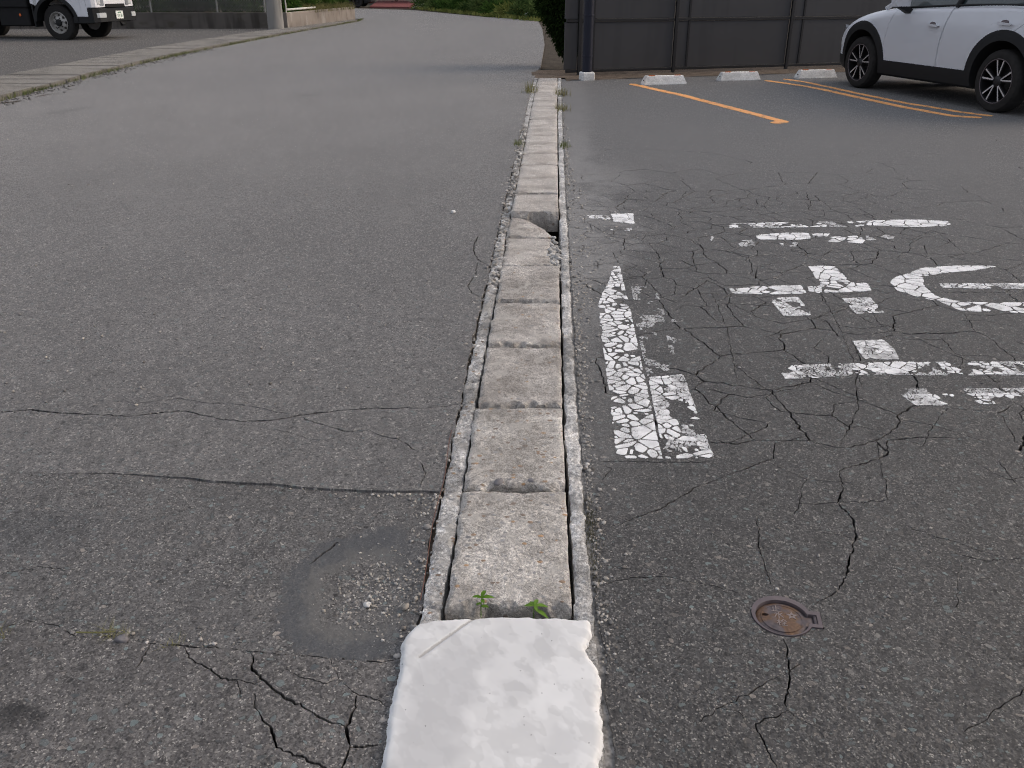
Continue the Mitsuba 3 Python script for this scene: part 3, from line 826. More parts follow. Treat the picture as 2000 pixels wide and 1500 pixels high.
    add('drain_cover', sheet(pz, {True: 0.01, False: 0.05}[near] if k >= 5 else 0.008, lid_h, zc - (0.125 if k == 7 else 0.062)), mat, smooth=True, label=label, cat='drain cover', group='concrete covers of the drain channel')
    if k == 6:      # crumbled mortar beside the seventh cover
        pass

# ------------------------------------------------------------------ the white mortar patch
MO = [(820, 1214), (852, 1208), (956, 1203), (1060, 1204), (1152, 1207), (1156, 1236), (1143, 1260), (1154, 1284), (1168, 1300), (1176, 1340), (1172, 1380), (1178, 1424), (1176, 1460), (1168, 1490), (1172, 1540), (1180, 1640), (1176, 1740), (900, 1750), (712, 1740), (728, 1600), (744, 1496), (754, 1440), (760, 1380), (770, 1340), (782, 1300), (782, 1252), (796, 1232)]
mp = jag(GL(MO + MO[:1], 0.02), 0.007, 0.0048, 91)[0]
mo = max(polys(Polygon(mp).buffer(0).buffer(-0.0018).buffer(0.0018)), key=lambda q: q.area)
mo_edge = mo.boundary


def mortar_h(x, y):
    d = shapely.distance(shapely.points(x, y), mo_edge)
    n1 = fb(x, y, 18, 95, 4)
    z = 0.024 - 0.014 * np.exp(-d / 0.004) - 0.002 * np.exp(-d / 0.02) - 0.006 * np.clip(n1 * 2 - 1.05, 0, 1) * np.exp(-d / 0.012) + 0.0010 * (fb(x, y, 5, 96) - 0.5) + 0.0007 * (n1 - 0.5)
    t = np.clip(((x - SC_A[0]) * (SC_B[0] - SC_A[0]) + (y - SC_A[1]) * (SC_B[1] - SC_A[1])) / np.sum((SC_B - SC_A) ** 2), 0, 1)
    g = np.hypot(x - SC_A[0] - t * (SC_B[0] - SC_A[0]), y - SC_A[1] - t * (SC_B[1] - SC_A[1]))
    return z - 0.0035 * np.exp(-(g / 0.004) ** 2)


add('mortar_patch', sheet(mo, 0.006, mortar_h, -0.02), 'mortar', smooth=True, label='smooth white mortar patch over the near end of the drain', cat='mortar patch')

# ------------------------------------------------------------------ loose stones
ICO = trimesh.creation.icosphere(1)


def rock(r, size, flatness=0.65):
    d = ICO.vertices * (1 + 0.28 * r.normal(0, 1, (len(ICO.vertices), 1)).clip(-1, 1))
    d = d * np.array([1, r.uniform(0.65, 1.0), flatness]) * size / 2
    a = r.uniform(0, 6.28)
    return np.column_stack([d[:, 0] * math.cos(a) - d[:, 1] * math.sin(a), d[:, 0] * math.sin(a) + d[:, 1] * math.cos(a), d[:, 2]])


HULLF = ICO.faces


def stones(name, spots, label, seed, tones):
    """spots: (x, y, z, size); all in one mesh, nobody could count them"""
    r = np.random.default_rng(seed)
    V, Fs, C = [], [], []
    for i, (x, y, z, s) in enumerate(spots):
        v = rock(r, s) + [x, y, z + 0.22 * s]
        V.append(v)
        Fs.append(HULLF + i * len(v))
        c = np.array(tones[r.integers(len(tones))]) * r.uniform(0.75, 1.2)
        C.append(np.tile(c, (len(v), 1)))
    add(name, (np.vstack(V), np.vstack(Fs)), 'stones', smooth=True, color=np.vstack(C).clip(0, 0.9), label=label, kind='stuff')


PALE = [(0.42, 0.39, 0.35), (0.36, 0.33, 0.29), (0.28, 0.27, 0.26), (0.20, 0.195, 0.19), (0.48, 0.46, 0.43)]
MIXED = [(0.30, 0.285, 0.27), (0.20, 0.195, 0.19), (0.14, 0.137, 0.135), (0.36, 0.335, 0.31), (0.17, 0.155, 0.14), (0.44, 0.42, 0.40)]
r = np.random.default_rng(17)
sp = []
for px, py, n, sx, sy in ((790, 965, 26, 55, 4), (600, 954, 8, 22, 2), (840, 972, 22, 22, 8), (830, 985, 12, 20, 12), (300, 940, 3, 60, 3), (1, 1, 0, 1, 1)):
    for _ in range(n):
        q = G(px + r.normal(0, sx), py + abs(r.normal(0, sy)))
        sp.append((q[0], q[1], -0.001, r.uniform(0.006, 0.013)))
for _ in range(460):                                      # in the pothole
    q = POT + r.normal(0, 1, 2) * (0.062, 0.085) + (0.05, 0.0)
    sp.append((q[0], q[1], float(mid_h(np.array([q[0]]), np.array([q[1]]))[0]) - 0.001, r.choice([0.004, 0.006, 0.008, 0.011], p=[0.45, 0.35, 0.15, 0.05])))
sp = [q for q in sp if q[0] < left_x(q[1]) - 0.065]
stones('gravel', sp, 'pale loose stones along the patch edge and in the pothole', 3, PALE)
sp = []
for _ in range(3600):                                     # crumbled grit along the car park side
    y = 1.5 + 12 * r.beta(1.4, 3.0)
    wide = 0.035 + 0.17 * math.exp(-((y - 5.6) / 1.1) ** 2)
    x = right_x(y) + 0.062 + abs(r.normal(0, 1)) * wide * 0.75
    sp.append((x, y, -0.002, r.choice([0.004, 0.006, 0.009, 0.015], p=[0.45, 0.33, 0.18, 0.04]) * (1 + 0.08 * (y - 2))))
stones('gravel', sp, 'grey crumbled grit along the car park edge of the drain', 4, MIXED + PALE)
sp = []
for _ in range(900):
    y = 1.3 + 12.5 * r.beta(1.1, 1.8)
    x = left_x(y) - 0.075 + r.normal(0, 1) * 0.022
    sp.append((x, y, -0.004, r.choice([0.006, 0.01, 0.014, 0.022], p=[0.35, 0.35, 0.2, 0.1]) * (1 + 0.06 * (y - 2))))
for _ in range(420):
    y = 4.4 + 5.6 * r.random()
    sp.append((left_x(y) - 0.025 + r.normal(0, 0.022), y, 0.004, r.uniform(0.009, 0.028)))
sp2 = []
for _ in range(260):
    sp2.append((right_x(4.95) - 0.025 + r.normal(0, 0.018), 4.97 + r.normal(0, 0.15), r.uniform(-0.03, 0.002), r.uniform(0.015, 0.035)))
stones('gravel', sp, 'grit and broken bits along the road edge of the drain', 5, PALE + MIXED)
stones('gravel', sp2, 'crumbled whitish rubble at the right side of the sixth drain cover', 12, [(0.42, 0.41, 0.395), (0.50, 0.485, 0.465), (0.34, 0.33, 0.315)])
sp = []
for _ in range(140):
    q = G(r.uniform(-100, 900), r.uniform(230, 800))
    if -6.5 < q[0] < left_x(q[1]) - 0.15:
        sp.append((q[0], q[1], 0.0075, r.uniform(0.006, 0.014)))
for _ in range(110):
    q = G(r.uniform(1180, 2100), r.uniform(330, 1450))
    sp.append((q[0], q[1], -0.0015, r.uniform(0.005, 0.012)))
for _ in range(90):
    q = G(r.uniform(100, 470), 1246 + r.normal(0, 9))
    sp.append((q[0], q[1], -0.0005, r.choice([0.004, 0.007, 0.011], p=[0.5, 0.38, 0.12])))
stones('gravel', sp, 'scattered single chips of stone on the asphalt', 6, MIXED + PALE)
for (px, py, s, lb) in ((975, 944, 0.034, 'larger round purple-grey pebble stuck in the joint before the first drain cover'), (1037, 942, 0.026, 'smaller round brown pebble right of the larger one in the drain joint'), (885, 416, 0.036, 'pale loose stone lying alone on the road near the gutter'), (237, 1246, 0.030, 'flat blue-grey stone lying on the patch edge at the road'), (716, 1168, 0.022, 'white flat chip of stone in the pothole')):
    q = G(px, py, 0.01)
    rr = np.random.default_rng(int(px))
    m = trimesh.Trimesh(rock(rr, s, 0.8), HULLF, process=False).subdivide_loop(1)
    z = 0.014 if 960 < px < 1050 else 0.018 if py < 500 else 0.006 if px < 300 else -0.012
    m.apply_translation([q[0], q[1], z])
    add('pebble', m, 'concrete_white' if px in (885, 716) else 'pebble_grey', smooth=True, label=lb, cat='pebble')
# rusty wire along the road side of the channel
wp = [(float(left_x(y)) - 0.064 + 0.004 * math.sin(y * 11) , y) for y in np.linspace(1.80, 2.75, 14)]
add('rusty_wire', tube([(x, y, 0.012 + 0.003 * math.sin(1.3 * i)) for i, (x, y) in enumerate(wp)], 0.0012, 5), 'rust_wire', smooth=True, label='thin rusty wire along the road edge of the drain', cat='wire')


# ------------------------------------------------------------------ painted markings
def islands(region, cell, gap, keep, seed, stretch=1.0, rough=0.2):
    """the flakes left of a cracked coat of paint"""
    r = np.random.default_rng(seed)
    x0, y0, x1, y1 = region.bounds
    cx, cy = cell, cell * stretch
    nx, ny = int((x1 - x0) / cx) + 5, int((y1 - y0) / cy) + 5
    gx, gy = np.meshgrid(np.arange(nx) - 2, np.arange(ny) - 2)
    pts = np.column_stack([gx.ravel() * cx, gy.ravel() * cy]) + r.uniform(-1.0, 1.0, (nx * ny, 2)) * (cx, cy) + [x0, y0]
    pts = pts[r.random(len(pts)) < 0.35 + 0.85 * meshkit.fbm(np.column_stack([pts * (0.35 / cell), pts[:, :1] * 0]), 2, seed)]
    pts = np.vstack([pts, pts[::5] + r.normal(0, 0.28 * cell, (len(pts[::5]), 2))])
    v = Voronoi(pts)
    out = []
    prep = shapely.prepared.prep(region)
    for i, reg in enumerate(v.point_region):
        idx = v.regions[reg]
        if -1 in idx or len(idx) < 3:
            continue
        q = Polygon(v.vertices[idx])
        if not prep.intersects(q):
            continue
        c = q.centroid
        if r.random() > keep(c.x, c.y):
            continue
        cut = not prep.contains(q)
        if cut:
            q = q.intersection(region)
        g = gap * r.uniform(0.45, 1.5) + cell * 0.09 * r.random() ** 2
        rad = cell * rough * r.uniform(0.6, 1.2)
        if cut:                                     # the straight painted edge stays
            g, rad = g * 0.7, rad * 0.5
        q = q.buffer(-g - rad, quad_segs=2).buffer(rad, quad_segs=2)
        out += [k for k in polys(q) if k.area > 2e-6]
    return out


def paint(ps, z=0.0025):
    V, Fs, n = [], [], 0
    r = np.random.default_rng(1)
    for q in ps:
        m = trimesh.creation.extrude_polygon(q, 0.0011 * r.uniform(0.7, 1.2), engine='earcut')
        V.append(m.vertices + [0, 0, z - 0.0018])
        Fs.append(m.faces + n)
        n += len(m.vertices)
    return np.vstack(V), np.vstack(Fs)


def marking(label, layers, group='white painted markings of the car park'):
    k = thing('road_marking', label, 'road marking', group)
    for i, (px, cell, gap, kp, st, mat) in enumerate(layers):
        reg = clean(GL(px))
        reg = Polygon(jag(list(max(polys(reg), key=lambda q: q.area).exterior.coords), 0.02, 0.0035, 500 + len(scene) + i)[0]).buffer(0)
        sd = 700 + len(scene) * 3 + i
        keep = kp if callable(kp) else (lambda x, y, kp=kp, sd=sd: float(meshkit.fbm(np.array([[x * 14, y * 9, 0.0]]), 3, sd)[0] < kp))
        ps = islands(reg, cell, gap, keep, sd, st)
        if ps:
            key = add('paint', paint(ps), mat, k, kind='stuff')


W, WO = 'paint_white', 'paint_worn'
bar_l = [(1198, 513), (1210, 515), (1230, 596), (1244, 659), (1266, 762), (1282, 840), (1296, 897), (1203, 897), (1201, 875), (1190, 785), (1181, 713), (1172, 645), (1168, 590), (1190, 545)]
def solid_left(x, y):
    n = float(meshkit.fbm(np.array([[x * 9, y * 6, 1.0]]), 3, 12)[0])
    edge = (x - float(right_x(y))) 
    return 0.99 if n < 0.62 and edge > 0.185 else 0.72
marking('long white bar of crackled paint beside the drain', [(bar_l, 0.038, 0.0030, solid_left, 1.2, W)])
bar_r = [(1298, 897), (1397, 897), (1388, 875), (1372, 830), (1343, 753), (1334, 731), (1264, 737), (1280, 815)]
marking('worn half-erased bar right of the crackled white one', [(bar_r, 0.028, 0.0036, 0.60, 1.5, W), (bar_r, 0.011, 0.0012, 0.40, 1.4, WO), ([(1264, 735), (1334, 731), (1308, 640), (1280, 560), (1232, 560), (1244, 650)], 0.010, 0.0014, 0.42, 1.2, WO), ([(1290, 600), (1330, 600), (1345, 700), (1310, 700)], 0.009, 0.0015, 0.34, 1.2, WO)])
marking('small white patch of paint near the broken drain cover', [([(1192, 418), (1237, 416), (1240, 438), (1197, 433)], 0.075, 0.0025, 1.0, 1.3, W), ([(1145, 420), (1190, 422), (1195, 430), (1150, 427)], 0.03, 0.004, 0.62, 1.2, W), ([(1190, 440), (1235, 440), (1235, 452), (1190, 450)], 0.02, 0.004, 0.42, 1.2, W)])
marking('farthest long thin white stroke of the painted lettering', [([(1700, 430), (1790, 429), (1852, 432), (1858, 439), (1840, 443), (1775, 444), (1690, 440)], 0.085, 0.003, 1.0, 1.2, W), ([(1420, 437), (1520, 434), (1640, 433), (1700, 431), (1690, 443), (1520, 445), (1424, 446)], 0.050, 0.005, 0.60, 1.1, W), ([(1420, 437), (1700, 431), (1690, 443), (1424, 446)], 0.016, 0.002, 0.44, 1.1, WO)])
marking('broken white stroke below the farthest one', [([(1473, 459), (1540, 454), (1580, 455), (1585, 466), (1560, 469), (1480, 468)], 0.075, 0.004, 0.85, 1.2, W), ([(1620, 463), (1680, 460), (1690, 470), (1685, 476), (1615, 473)], 0.075, 0.003, 1.0, 1.2, W), ([(1585, 456), (1622, 456), (1616, 463), (1586, 462)], 0.06, 0.003, 0.8, 1.0, W), ([(1440, 470), (1480, 468), (1560, 474), (1555, 482), (1445, 483)], 0.018, 0.002, 0.40, 1.2, WO), ([(1365, 460), (1395, 462), (1390, 472), (1362, 470)], 0.016, 0.002, 0.5, 1.2, WO), ([(1690, 461), (1770, 457), (1772, 465), (1692, 470)], 0.018, 0.002, 0.44, 1.2, WO)])
marking('white stroke crossing to the left below the slanted bar', [([(1422, 563), (1475, 559), (1568, 557), (1578, 574), (1500, 576), (1427, 573)], 0.070, 0.0028, 0.97, 1.1, W)])
marking('short slanted white bar joined to a crossbar', [([(1577, 520), (1631, 519), (1660, 550), (1695, 553), (1704, 569), (1606, 573), (1602, 558)], 0.055, 0.0026, 0.95, 1.2, W), ([(1576, 560), (1606, 556), (1606, 573), (1580, 573)], 0.022, 0.003, 0.5, 1.2, W), ([(1704, 556), (1720, 560), (1716, 571), (1700, 571)], 0.018, 0.002, 0.4, 1.2, WO)])
marking('faint flecked paint left of the other faint patch', [([(1500, 582), (1560, 580), (1586, 616), (1530, 618)], 0.018, 0.0024, 0.52, 1.3, W), ([(1500, 582), (1560, 580), (1586, 616), (1530, 618)], 0.010, 0.0013, 0.50, 1.3, WO)])
marking('faint flecked paint below the slanted white bar', [([(1644, 583), (1700, 581), (1728, 611), (1672, 614)], 0.020, 0.0024, 0.53, 1.3, W), ([(1644, 583), (1700, 581), (1728, 611), (1672, 614)], 0.010, 0.0013, 0.50, 1.3, WO)])
curve = [(1737, 551), (1745, 543), (1766, 535), (1802, 523), (1860, 519), (1964, 519), (1900, 529), (1840, 534), (1806, 541), (1804, 556), (1829, 578), (1860, 586), (1892, 590), (2000, 591), (2120, 594), (2150, 612), (2000, 612), (1920, 610), (1874, 607), (1838, 591), (1784, 578), (1750, 567)]
marking('large curved white stroke open to the right', [(curve, 0.070, 0.0024, 0.97, 1.2, W)])
marking('worn white bar inside the curved stroke', [([(1833, 554), (1930, 553), (2060, 553), (2065, 566), (1940, 565), (1838, 562)], 0.028, 0.003, 0.52, 1.2, W), ([(1833, 554), (2060, 553), (2065, 566), (1838, 562)], 0.014, 0.0014, 0.5, 1.2, WO)])
marking('rounded grey-white worn block of paint', [([(1664, 666), (1725, 663), (1748, 682), (1757, 702), (1688, 703)], 0.026, 0.0016, 0.70, 1.1, WO), ([(1664, 666), (1725, 663), (1740, 676), (1757, 702), (1688, 703)], 0.034, 0.0022, 0.55, 1.2, W)])
marking('long horizontal bar with one bright stretch', [([(1694, 709), (1745, 706), (1790, 707), (1793, 728), (1740, 731), (1702, 727)], 0.052, 0.0022, 1.0, 1.2, W), ([(1518, 714), (1662, 708), (1700, 708), (1705, 731), (1676, 736), (1532, 741)], 0.022, 0.0026, 0.50, 1.3, W), ([(1790, 707), (2000, 706), (2100, 706), (2110, 734), (2000, 733), (1793, 730)], 0.026, 0.0026, 0.52, 1.3, W), ([(1518, 714), (1700, 708), (2100, 706), (2110, 734), (1705, 733), (1532, 741)], 0.010, 0.0013, 0.52, 1.2, WO)])
marking('nearest worn white bar of the painted lettering', [([(1760, 770), (2000, 767), (2110, 768), (2130, 790), (2000, 789), (1788, 792)], 0.022, 0.0026, 0.50, 1.2, W), ([(1742, 760), (2100, 757), (2130, 790), (1788, 793)], 0.010, 0.0013, 0.52, 1.2, WO)])


def stripe(pts, w, seed, label):
    p = jag(GL(pts), 0.15, 0.012, seed)[0]
    g = LineString(p).buffer(w / 2, cap_style='round')
    ring = jag(list(g.exterior.coords), 0.05, 0.008, seed + 1)[0]
    g = max(polys(Polygon(ring).buffer(0)), key=lambda q: q.area)
    add('road_marking', sheet(g, 0.3, flat(0.004), 0.0), 'paint_orange', label=label, cat='road marking', group='orange parking bay lines')


stripe([(1236, 165), (1330, 186), (1420, 209), (1500, 230), (1532, 238.5), (1516, 240)], 0.135, 31, 'single orange bay line ending in a small hook')
stripe([(1500, 158), (1575, 169), (1625, 179), (1675, 190), (1725, 201), (1775, 211), (1825, 220), (1862, 227), (1908, 229.5)], 0.122, 33, 'orange bay line, the nearer of the parallel pair by the car')
stripe([(1535, 155), (1575, 161), (1625, 171.5), (1675, 182.5), (1725, 193), (1775, 202.5), (1825, 210.5), (1875, 219), (1930, 226)], 0.100, 35, 'orange bay line closest to the car, the farther of the pair')

# ------------------------------------------------------------------ iron valve cover in the car park
vk = thing('valve_cover', 'small rusty iron valve cover set in the car park asphalt', 'valve cover')
VM = pose(VALVE[0], VALVE[1], 0.0, -0.16)


def ringpoly(r0, r1):
    return Point(0, 0).buffer(r1, quad_segs=16).difference(Point(0, 0).buffer(r0, quad_segs=16))


lug = box(0.055, -0.030, 0.094, 0.024).buffer(0.004)
fr = unary_union([Point(0, 0).buffer(0.077, quad_segs=16).difference(Point(0, -0.0075).buffer(0.0675, quad_segs=16)), lug.difference(Point(0, -0.0075).buffer(0.0675))]).difference(box(0.066, -0.022, 0.088, 0.014))
m = trimesh.creation.extrude_polygon(max(polys(fr), key=lambda q: q.area), 0.04, engine='earcut')
m.apply_translation([0, 0, -0.037])
add('frame', moved(m, VM), 'iron_grey', vk)
lid = unary_union([Point(0, -0.0075).buffer(0.0655, quad_segs=16), box(0.045, -0.019, 0.078, 0.011).buffer(0.004)]).buffer(0.006).buffer(-0.006).difference(affinity.scale(Point(-0.043, 0.002).buffer(0.008), 1.3, 0.7))
lid_e = lid.exterior
lm = sheet(lid, 0.006, lambda x, y: -0.003 - 0.005 * np.exp(-shapely.distance(shapely.points(x, y), lid_e) / 0.004) + 0.002 * np.cos(np.hypot(x, y) / 0.063 * 1.5), -0.03)
key = add('lid', moved(lm, VM), 'rusty_iron', vk, smooth=30)
add('rim', moved(trimesh.creation.extrude_polygon(ringpoly(0.050, 0.0525), 0.003, engine='earcut'), VM @ pose(0, -0.0075, -0.0040, 0)), 'rusty_iron', key)
hm = tube([(0.084, -0.028, -0.004), (0.084, 0.022, -0.004)], 0.005, 8)
add('hinge', moved(hm, VM), 'rusty_iron', vk, smooth=30)


def strokes(lines, size, w=0.0016):
    ps = [LineString([(a * size, b * size) for a, b in ln]).buffer(w / 2, cap_style='square') for ln in lines]
    return unary_union(ps)


G1 = [[(0, 1), (0, -0.9)], [(0, 0.15), (0.7, 0.15)], [(-0.6, 0.4), (-0.6, -0.9)], [(-1, -0.9), (1, -0.9)]]
G2 = [[(0, 1), (0, -1)], [(-0.9, 0.5), (-0.3, 0.5), (-0.9, -0.7)], [(0.8, 0.7), (0.2, 0.2)], [(0.15, 0.3), (0.9, -0.7)]]
G3 = [[(-1, 0.4), (-0.2, 0.4)], [(-0.6, 1), (-0.6, -1)], [(-0.6, 0.3), (-1, -0.4)], [(-0.6, 0.3), (-0.2, -0.3)], [(0.4, 1), (-0.1, 0.3)], [(0.4, 1), (1, 0.3)], [(0.1, 0.1), (0.8, 0.1)], [(0.1, -0.4), (0.8, -0.4)], [(0.45, 0.1), (0.45, -0.95)], [(-0.05, -0.95), (1, -0.95)]]
gl = []
for g, cx, cy in ((G1, -0.010, 0.026), (G2, -0.006, 0.006), (G3, -0.002, -0.016)):
    gl.append(affinity.translate(strokes(g, 0.0115, 0.0024), cx * 1.2, cy * 1.25))
star = Polygon([(0.016 * (1 if i % 2 == 0 else 0.42) * math.cos(math.pi / 2 + i * math.pi / 5), 0.016 * (1 if i % 2 == 0 else 0.42) * math.sin(math.pi / 2 + i * math.pi / 5)) for i in range(10)])
gl.append(affinity.translate(star.difference(Point(0, 0).buffer(0.003)), 0.026, 0.010))
add('lettering', moved(cat([trimesh.creation.extrude_polygon(q, 0.0022, engine='earcut') for g in gl for q in polys(g)]), VM @ pose(0, -0.004, -0.0025, 0)), 'worn_iron', key)
add('soil_bed', sheet(Point(VALVE).buffer(0.13), 0.05, flat(-0.032)), 'soil', kind='structure')


# ------------------------------------------------------------------ plants
def leaf(base, direction, length, width, droop=0.3, fold=0.25):
    d = np.array(direction, float)
    d /= np.linalg.norm(d)
    side = np.cross(d, [0, 0, 1])
    side /= np.linalg.norm(side) + 1e-9
    up = np.cross(side, d)
    V, Fs = [], []
    for k, t in enumerate(np.linspace(0, 1, 6)):
        w = width * 0.5 * math.sin(math.pi * min(1, t * 0.92 + 0.06)) ** 0.8
        c = np.array(base) + d * length * t + np.array([0, 0, -1]) * droop * length * t * t
        V += [c - side * w + up * fold * w, c, c + side * w + up * fold * w]
        if k:
            a = 3 * (k - 1)
            Fs += [[a, a + 1, a + 4], [a, a + 4, a + 3], [a + 1, a + 2, a + 5], [a + 1, a + 5, a + 4]]
    return np.array(V), np.array(Fs)


def sprout(px, py, label, seed, hgt, leaves):
    r = np.random.default_rng(seed)
    q = G(px, py, 0.0)
    k = thing('weed', label, 'weed')
    top = np.array([q[0] + 0.004, q[1] + 0.004, hgt])
    add('stem', tube([(q[0], q[1], -0.03), (q[0] + 0.001, q[1], hgt * 0.5), tuple(top)], [0.0016, 0.0013, 0.0009], 5), 'leaf_sprout', k, smooth=True)
    for a, ln, w, zf, el in leaves:
        b = np.array([q[0] + 0.003 * zf, q[1], hgt * zf])
        add('leaf', leaf(b, (math.cos(a), math.sin(a), el), ln, w, 0.35), 'leaf_sprout', k, smooth=True)


sprout(939, 1196, 'small green weed left of the notch in the first drain cover', 1, 0.050, [(0.15, 0.034, 0.013, 0.95, 0.25), (2.9, 0.026, 0.012, 0.95, 0.3), (1.2, 0.028, 0.012, 1.0, 0.5), (-0.2, 0.022, 0.012, 0.4, 0.35), (3.6, 0.016, 0.009, 0.6, 0.3), (-1.2, 0.018, 0.010, 0.9, 0.2)])
sprout(1042, 1198, 'low green weed right of the notch in the first drain cover', 2, 0.028, [(3.0, 0.028, 0.014, 0.9, 0.2), (0.2, 0.036, 0.014, 0.9, 0.05), (1.2, 0.024, 0.012, 1.0, 0.4), (-0.4, 0.040, 0.014, 0.5, -0.1), (2.2, 0.022, 0.012, 0.9, 0.3), (-1.2, 0.018, 0.010, 0.9, 0.1)])


def blades(n, x, y, spread, hgt, w, seed, lean=0.5, z=0.0, sy=None):
    r = np.random.default_rng(seed)
    V, Fs, b = [], [], 0
    for _ in range(n):
        px, py = x + r.normal(0, spread), y + r.normal(0, sy or spread)
        a, h, l = r.uniform(0, 6.28), hgt * r.uniform(0.5, 1.2), lean * r.uniform(0.2, 1.3)
        dx, dy = math.cos(a), math.sin(a)
        for t in (0, 0.4, 0.75, 1.0):
            ww = w * (1 - t) ** 0.7 + 1e-4
            cx, cy, cz = px + dx * h * l * t * t, py + dy * h * l * t * t, z + h * (t - 0.25 * l * t * t)
            V += [(cx - dy * ww / 2, cy + dx * ww / 2, cz), (cx + dy * ww / 2, cy - dx * ww / 2, cz)]
        for s in range(3):
            i = b + 2 * s
            Fs += [[i, i + 1, i + 3], [i, i + 3, i + 2]]
        b += 8
    return np.array(V), np.array(Fs)


for px, py, n, spx, hg, mat, lb in ((1036, 181, 80, 0.09, 0.17, 'grass_dry', 'tall yellow-green grass tuft at the road side of the drain'), (1098, 186, 90, 0.10, 0.12, 'grass_dry', 'dry grass tuft at the far car park side of the drain'), (1098, 215, 90, 0.09, 0.09, 'grass_dry', 'low brownish grass tuft right of the drain, nearer than the other dry one'), (1101, 287, 60, 0.05, 0.06, 'grass_green', 'small green tuft right of the drain midway along'), (1014, 284, 60, 0.05, 0.06, 'grass_green', 'small green tuft left of the drain midway along')):
    q = G(px, py)
    add('grass_tuft', blades(n, q[0], q[1], spx * 0.55, hg, 0.007, px, sy=spx * 1.4), mat, label=lb, kind='stuff')
q = G(1154, 1045)
sp = [blades(260, q[0], q[1] + 0.03, 0.012, 0.014, 0.0022, 5, sy=0.085), blades(90, *G(1160, 1115), 0.008, 0.010, 0.002, 6, sy=0.05)]
add('moss_fringe', cat(sp), 'moss', label='thin fringe of brownish moss at the car park edge of the drain', kind='stuff')
add('dry_grass', cat([blades(14, *G(x, y), 0.012, 0.030, 0.0016, int(x), 1.6, sy=0.008) for x, y in ((5, 1243), (205, 1240), (222, 1243), (240, 1238), (335, 1262))]), 'grass_dry', label='dry grass wisps caught along the patch edge at the road', kind='stuff')
add('dry_twig', tube([(*G(150, 1240), 0.008), (*G(190, 1243), 0.012), (*G(225, 1238), 0.008)], 0.002, 5), 'grass_dry', label='pale dry twig lying on the patch edge at the road', cat='twig')


def foliage(c, rad, n, size, seed, shell=0.55, thin=0.5, droop=0.0, shape=None):
    """small bent leaves through the outer part of a lumpy ellipsoid"""
    r = np.random.default_rng(seed)
    d = r.normal(0, 1, (n, 3))
    d /= np.linalg.norm(d, axis=1, keepdims=True)
    lump = 0.72 + 0.55 * meshkit.fbm(d * 2.2 + seed, 3, seed)
    rr = (shell + (1 - shell) * r.random(n) ** 0.6) * lump
    p = d * rr[:, None]
    if shape is not None:
        p = shape(p)
    p = p * np.array(rad) + np.array(c)
    out = d + r.normal(0, 0.7, (n, 3))
    out[:, 2] -= droop
    out /= np.linalg.norm(out, axis=1, keepdims=True)
    side = np.cross(out, r.normal(0, 1, (n, 3)))
    side /= np.linalg.norm(side, axis=1, keepdims=True)
    up = np.cross(side, out)
    L = size * r.uniform(0.6, 1.4, n)[:, None]
    w = L * thin * 0.5
    V = np.stack([p, p + out * L * 0.5 + side * w + up * w * 0.3, p + out * L - up * w * 0.5, p + out * L * 0.5 - side * w + up * w * 0.3], 1).reshape(-1, 3)
    i = np.arange(n)[:, None] * 4
    return V, np.vstack([i + [0, 1, 2], i + [0, 2, 3]])


def shrub(name, label, c, rad, n, size, seed, mat, group=None, cat_='shrub', thin=0.45, stem=True, droop=0.2):
    k = thing(name, label, cat_, group)
    add('foliage', foliage(c, rad, n, size, seed, 0.35, thin, droop), mat, k)
    if stem:
        r = np.random.default_rng(seed)
        ms = [tube([(c[0] + r.normal(0, 0.03), c[1] + r.normal(0, 0.03), -0.03), (c[0] + r.normal(0, rad[0] * 0.2), c[1] + r.normal(0, rad[1] * 0.2), c[2]), (c[0] + r.normal(0, rad[0] * 0.4), c[1] + r.normal(0, rad[1] * 0.4), c[2] + rad[2] * 0.6)], [0.03, 0.02, 0.006], 6) for _ in range(4)]
        add('stem', cat(ms), 'bark', k, smooth=True)
    return k


# dark conifer bush between road and fence
bk = thing('conifer_bush', 'dense dark conifer bush at the end of the brown fence', 'bush')
BC = (1.06, 17.5, 1.25)


def egg(p):
    s = 1 - 0.55 * np.clip(-p[:, 2], 0, 1) ** 1.4 - 0.35 * np.clip(p[:, 2], 0, 1)
    return np.column_stack([p[:, 0] * s, p[:, 1] * s, p[:, 2]])


add('foliage', foliage(BC, (0.62, 0.75, 1.12), 17000, 0.085, 4, 0.30, 0.32, 0.5, egg), 'leaf_dark', bk)
add('stem', cat([tube([(1.1, 17.5, -0.05), (1.1 + 0.03 * k, 17.5 + 0.05 * k, 0.7), (1.1 + 0.2 * k, 17.5 - 0.1 * k, 1.7)], [0.05, 0.04, 0.012], 7) for k in (-1, 0, 1)]), 'bark', bk, smooth=True)

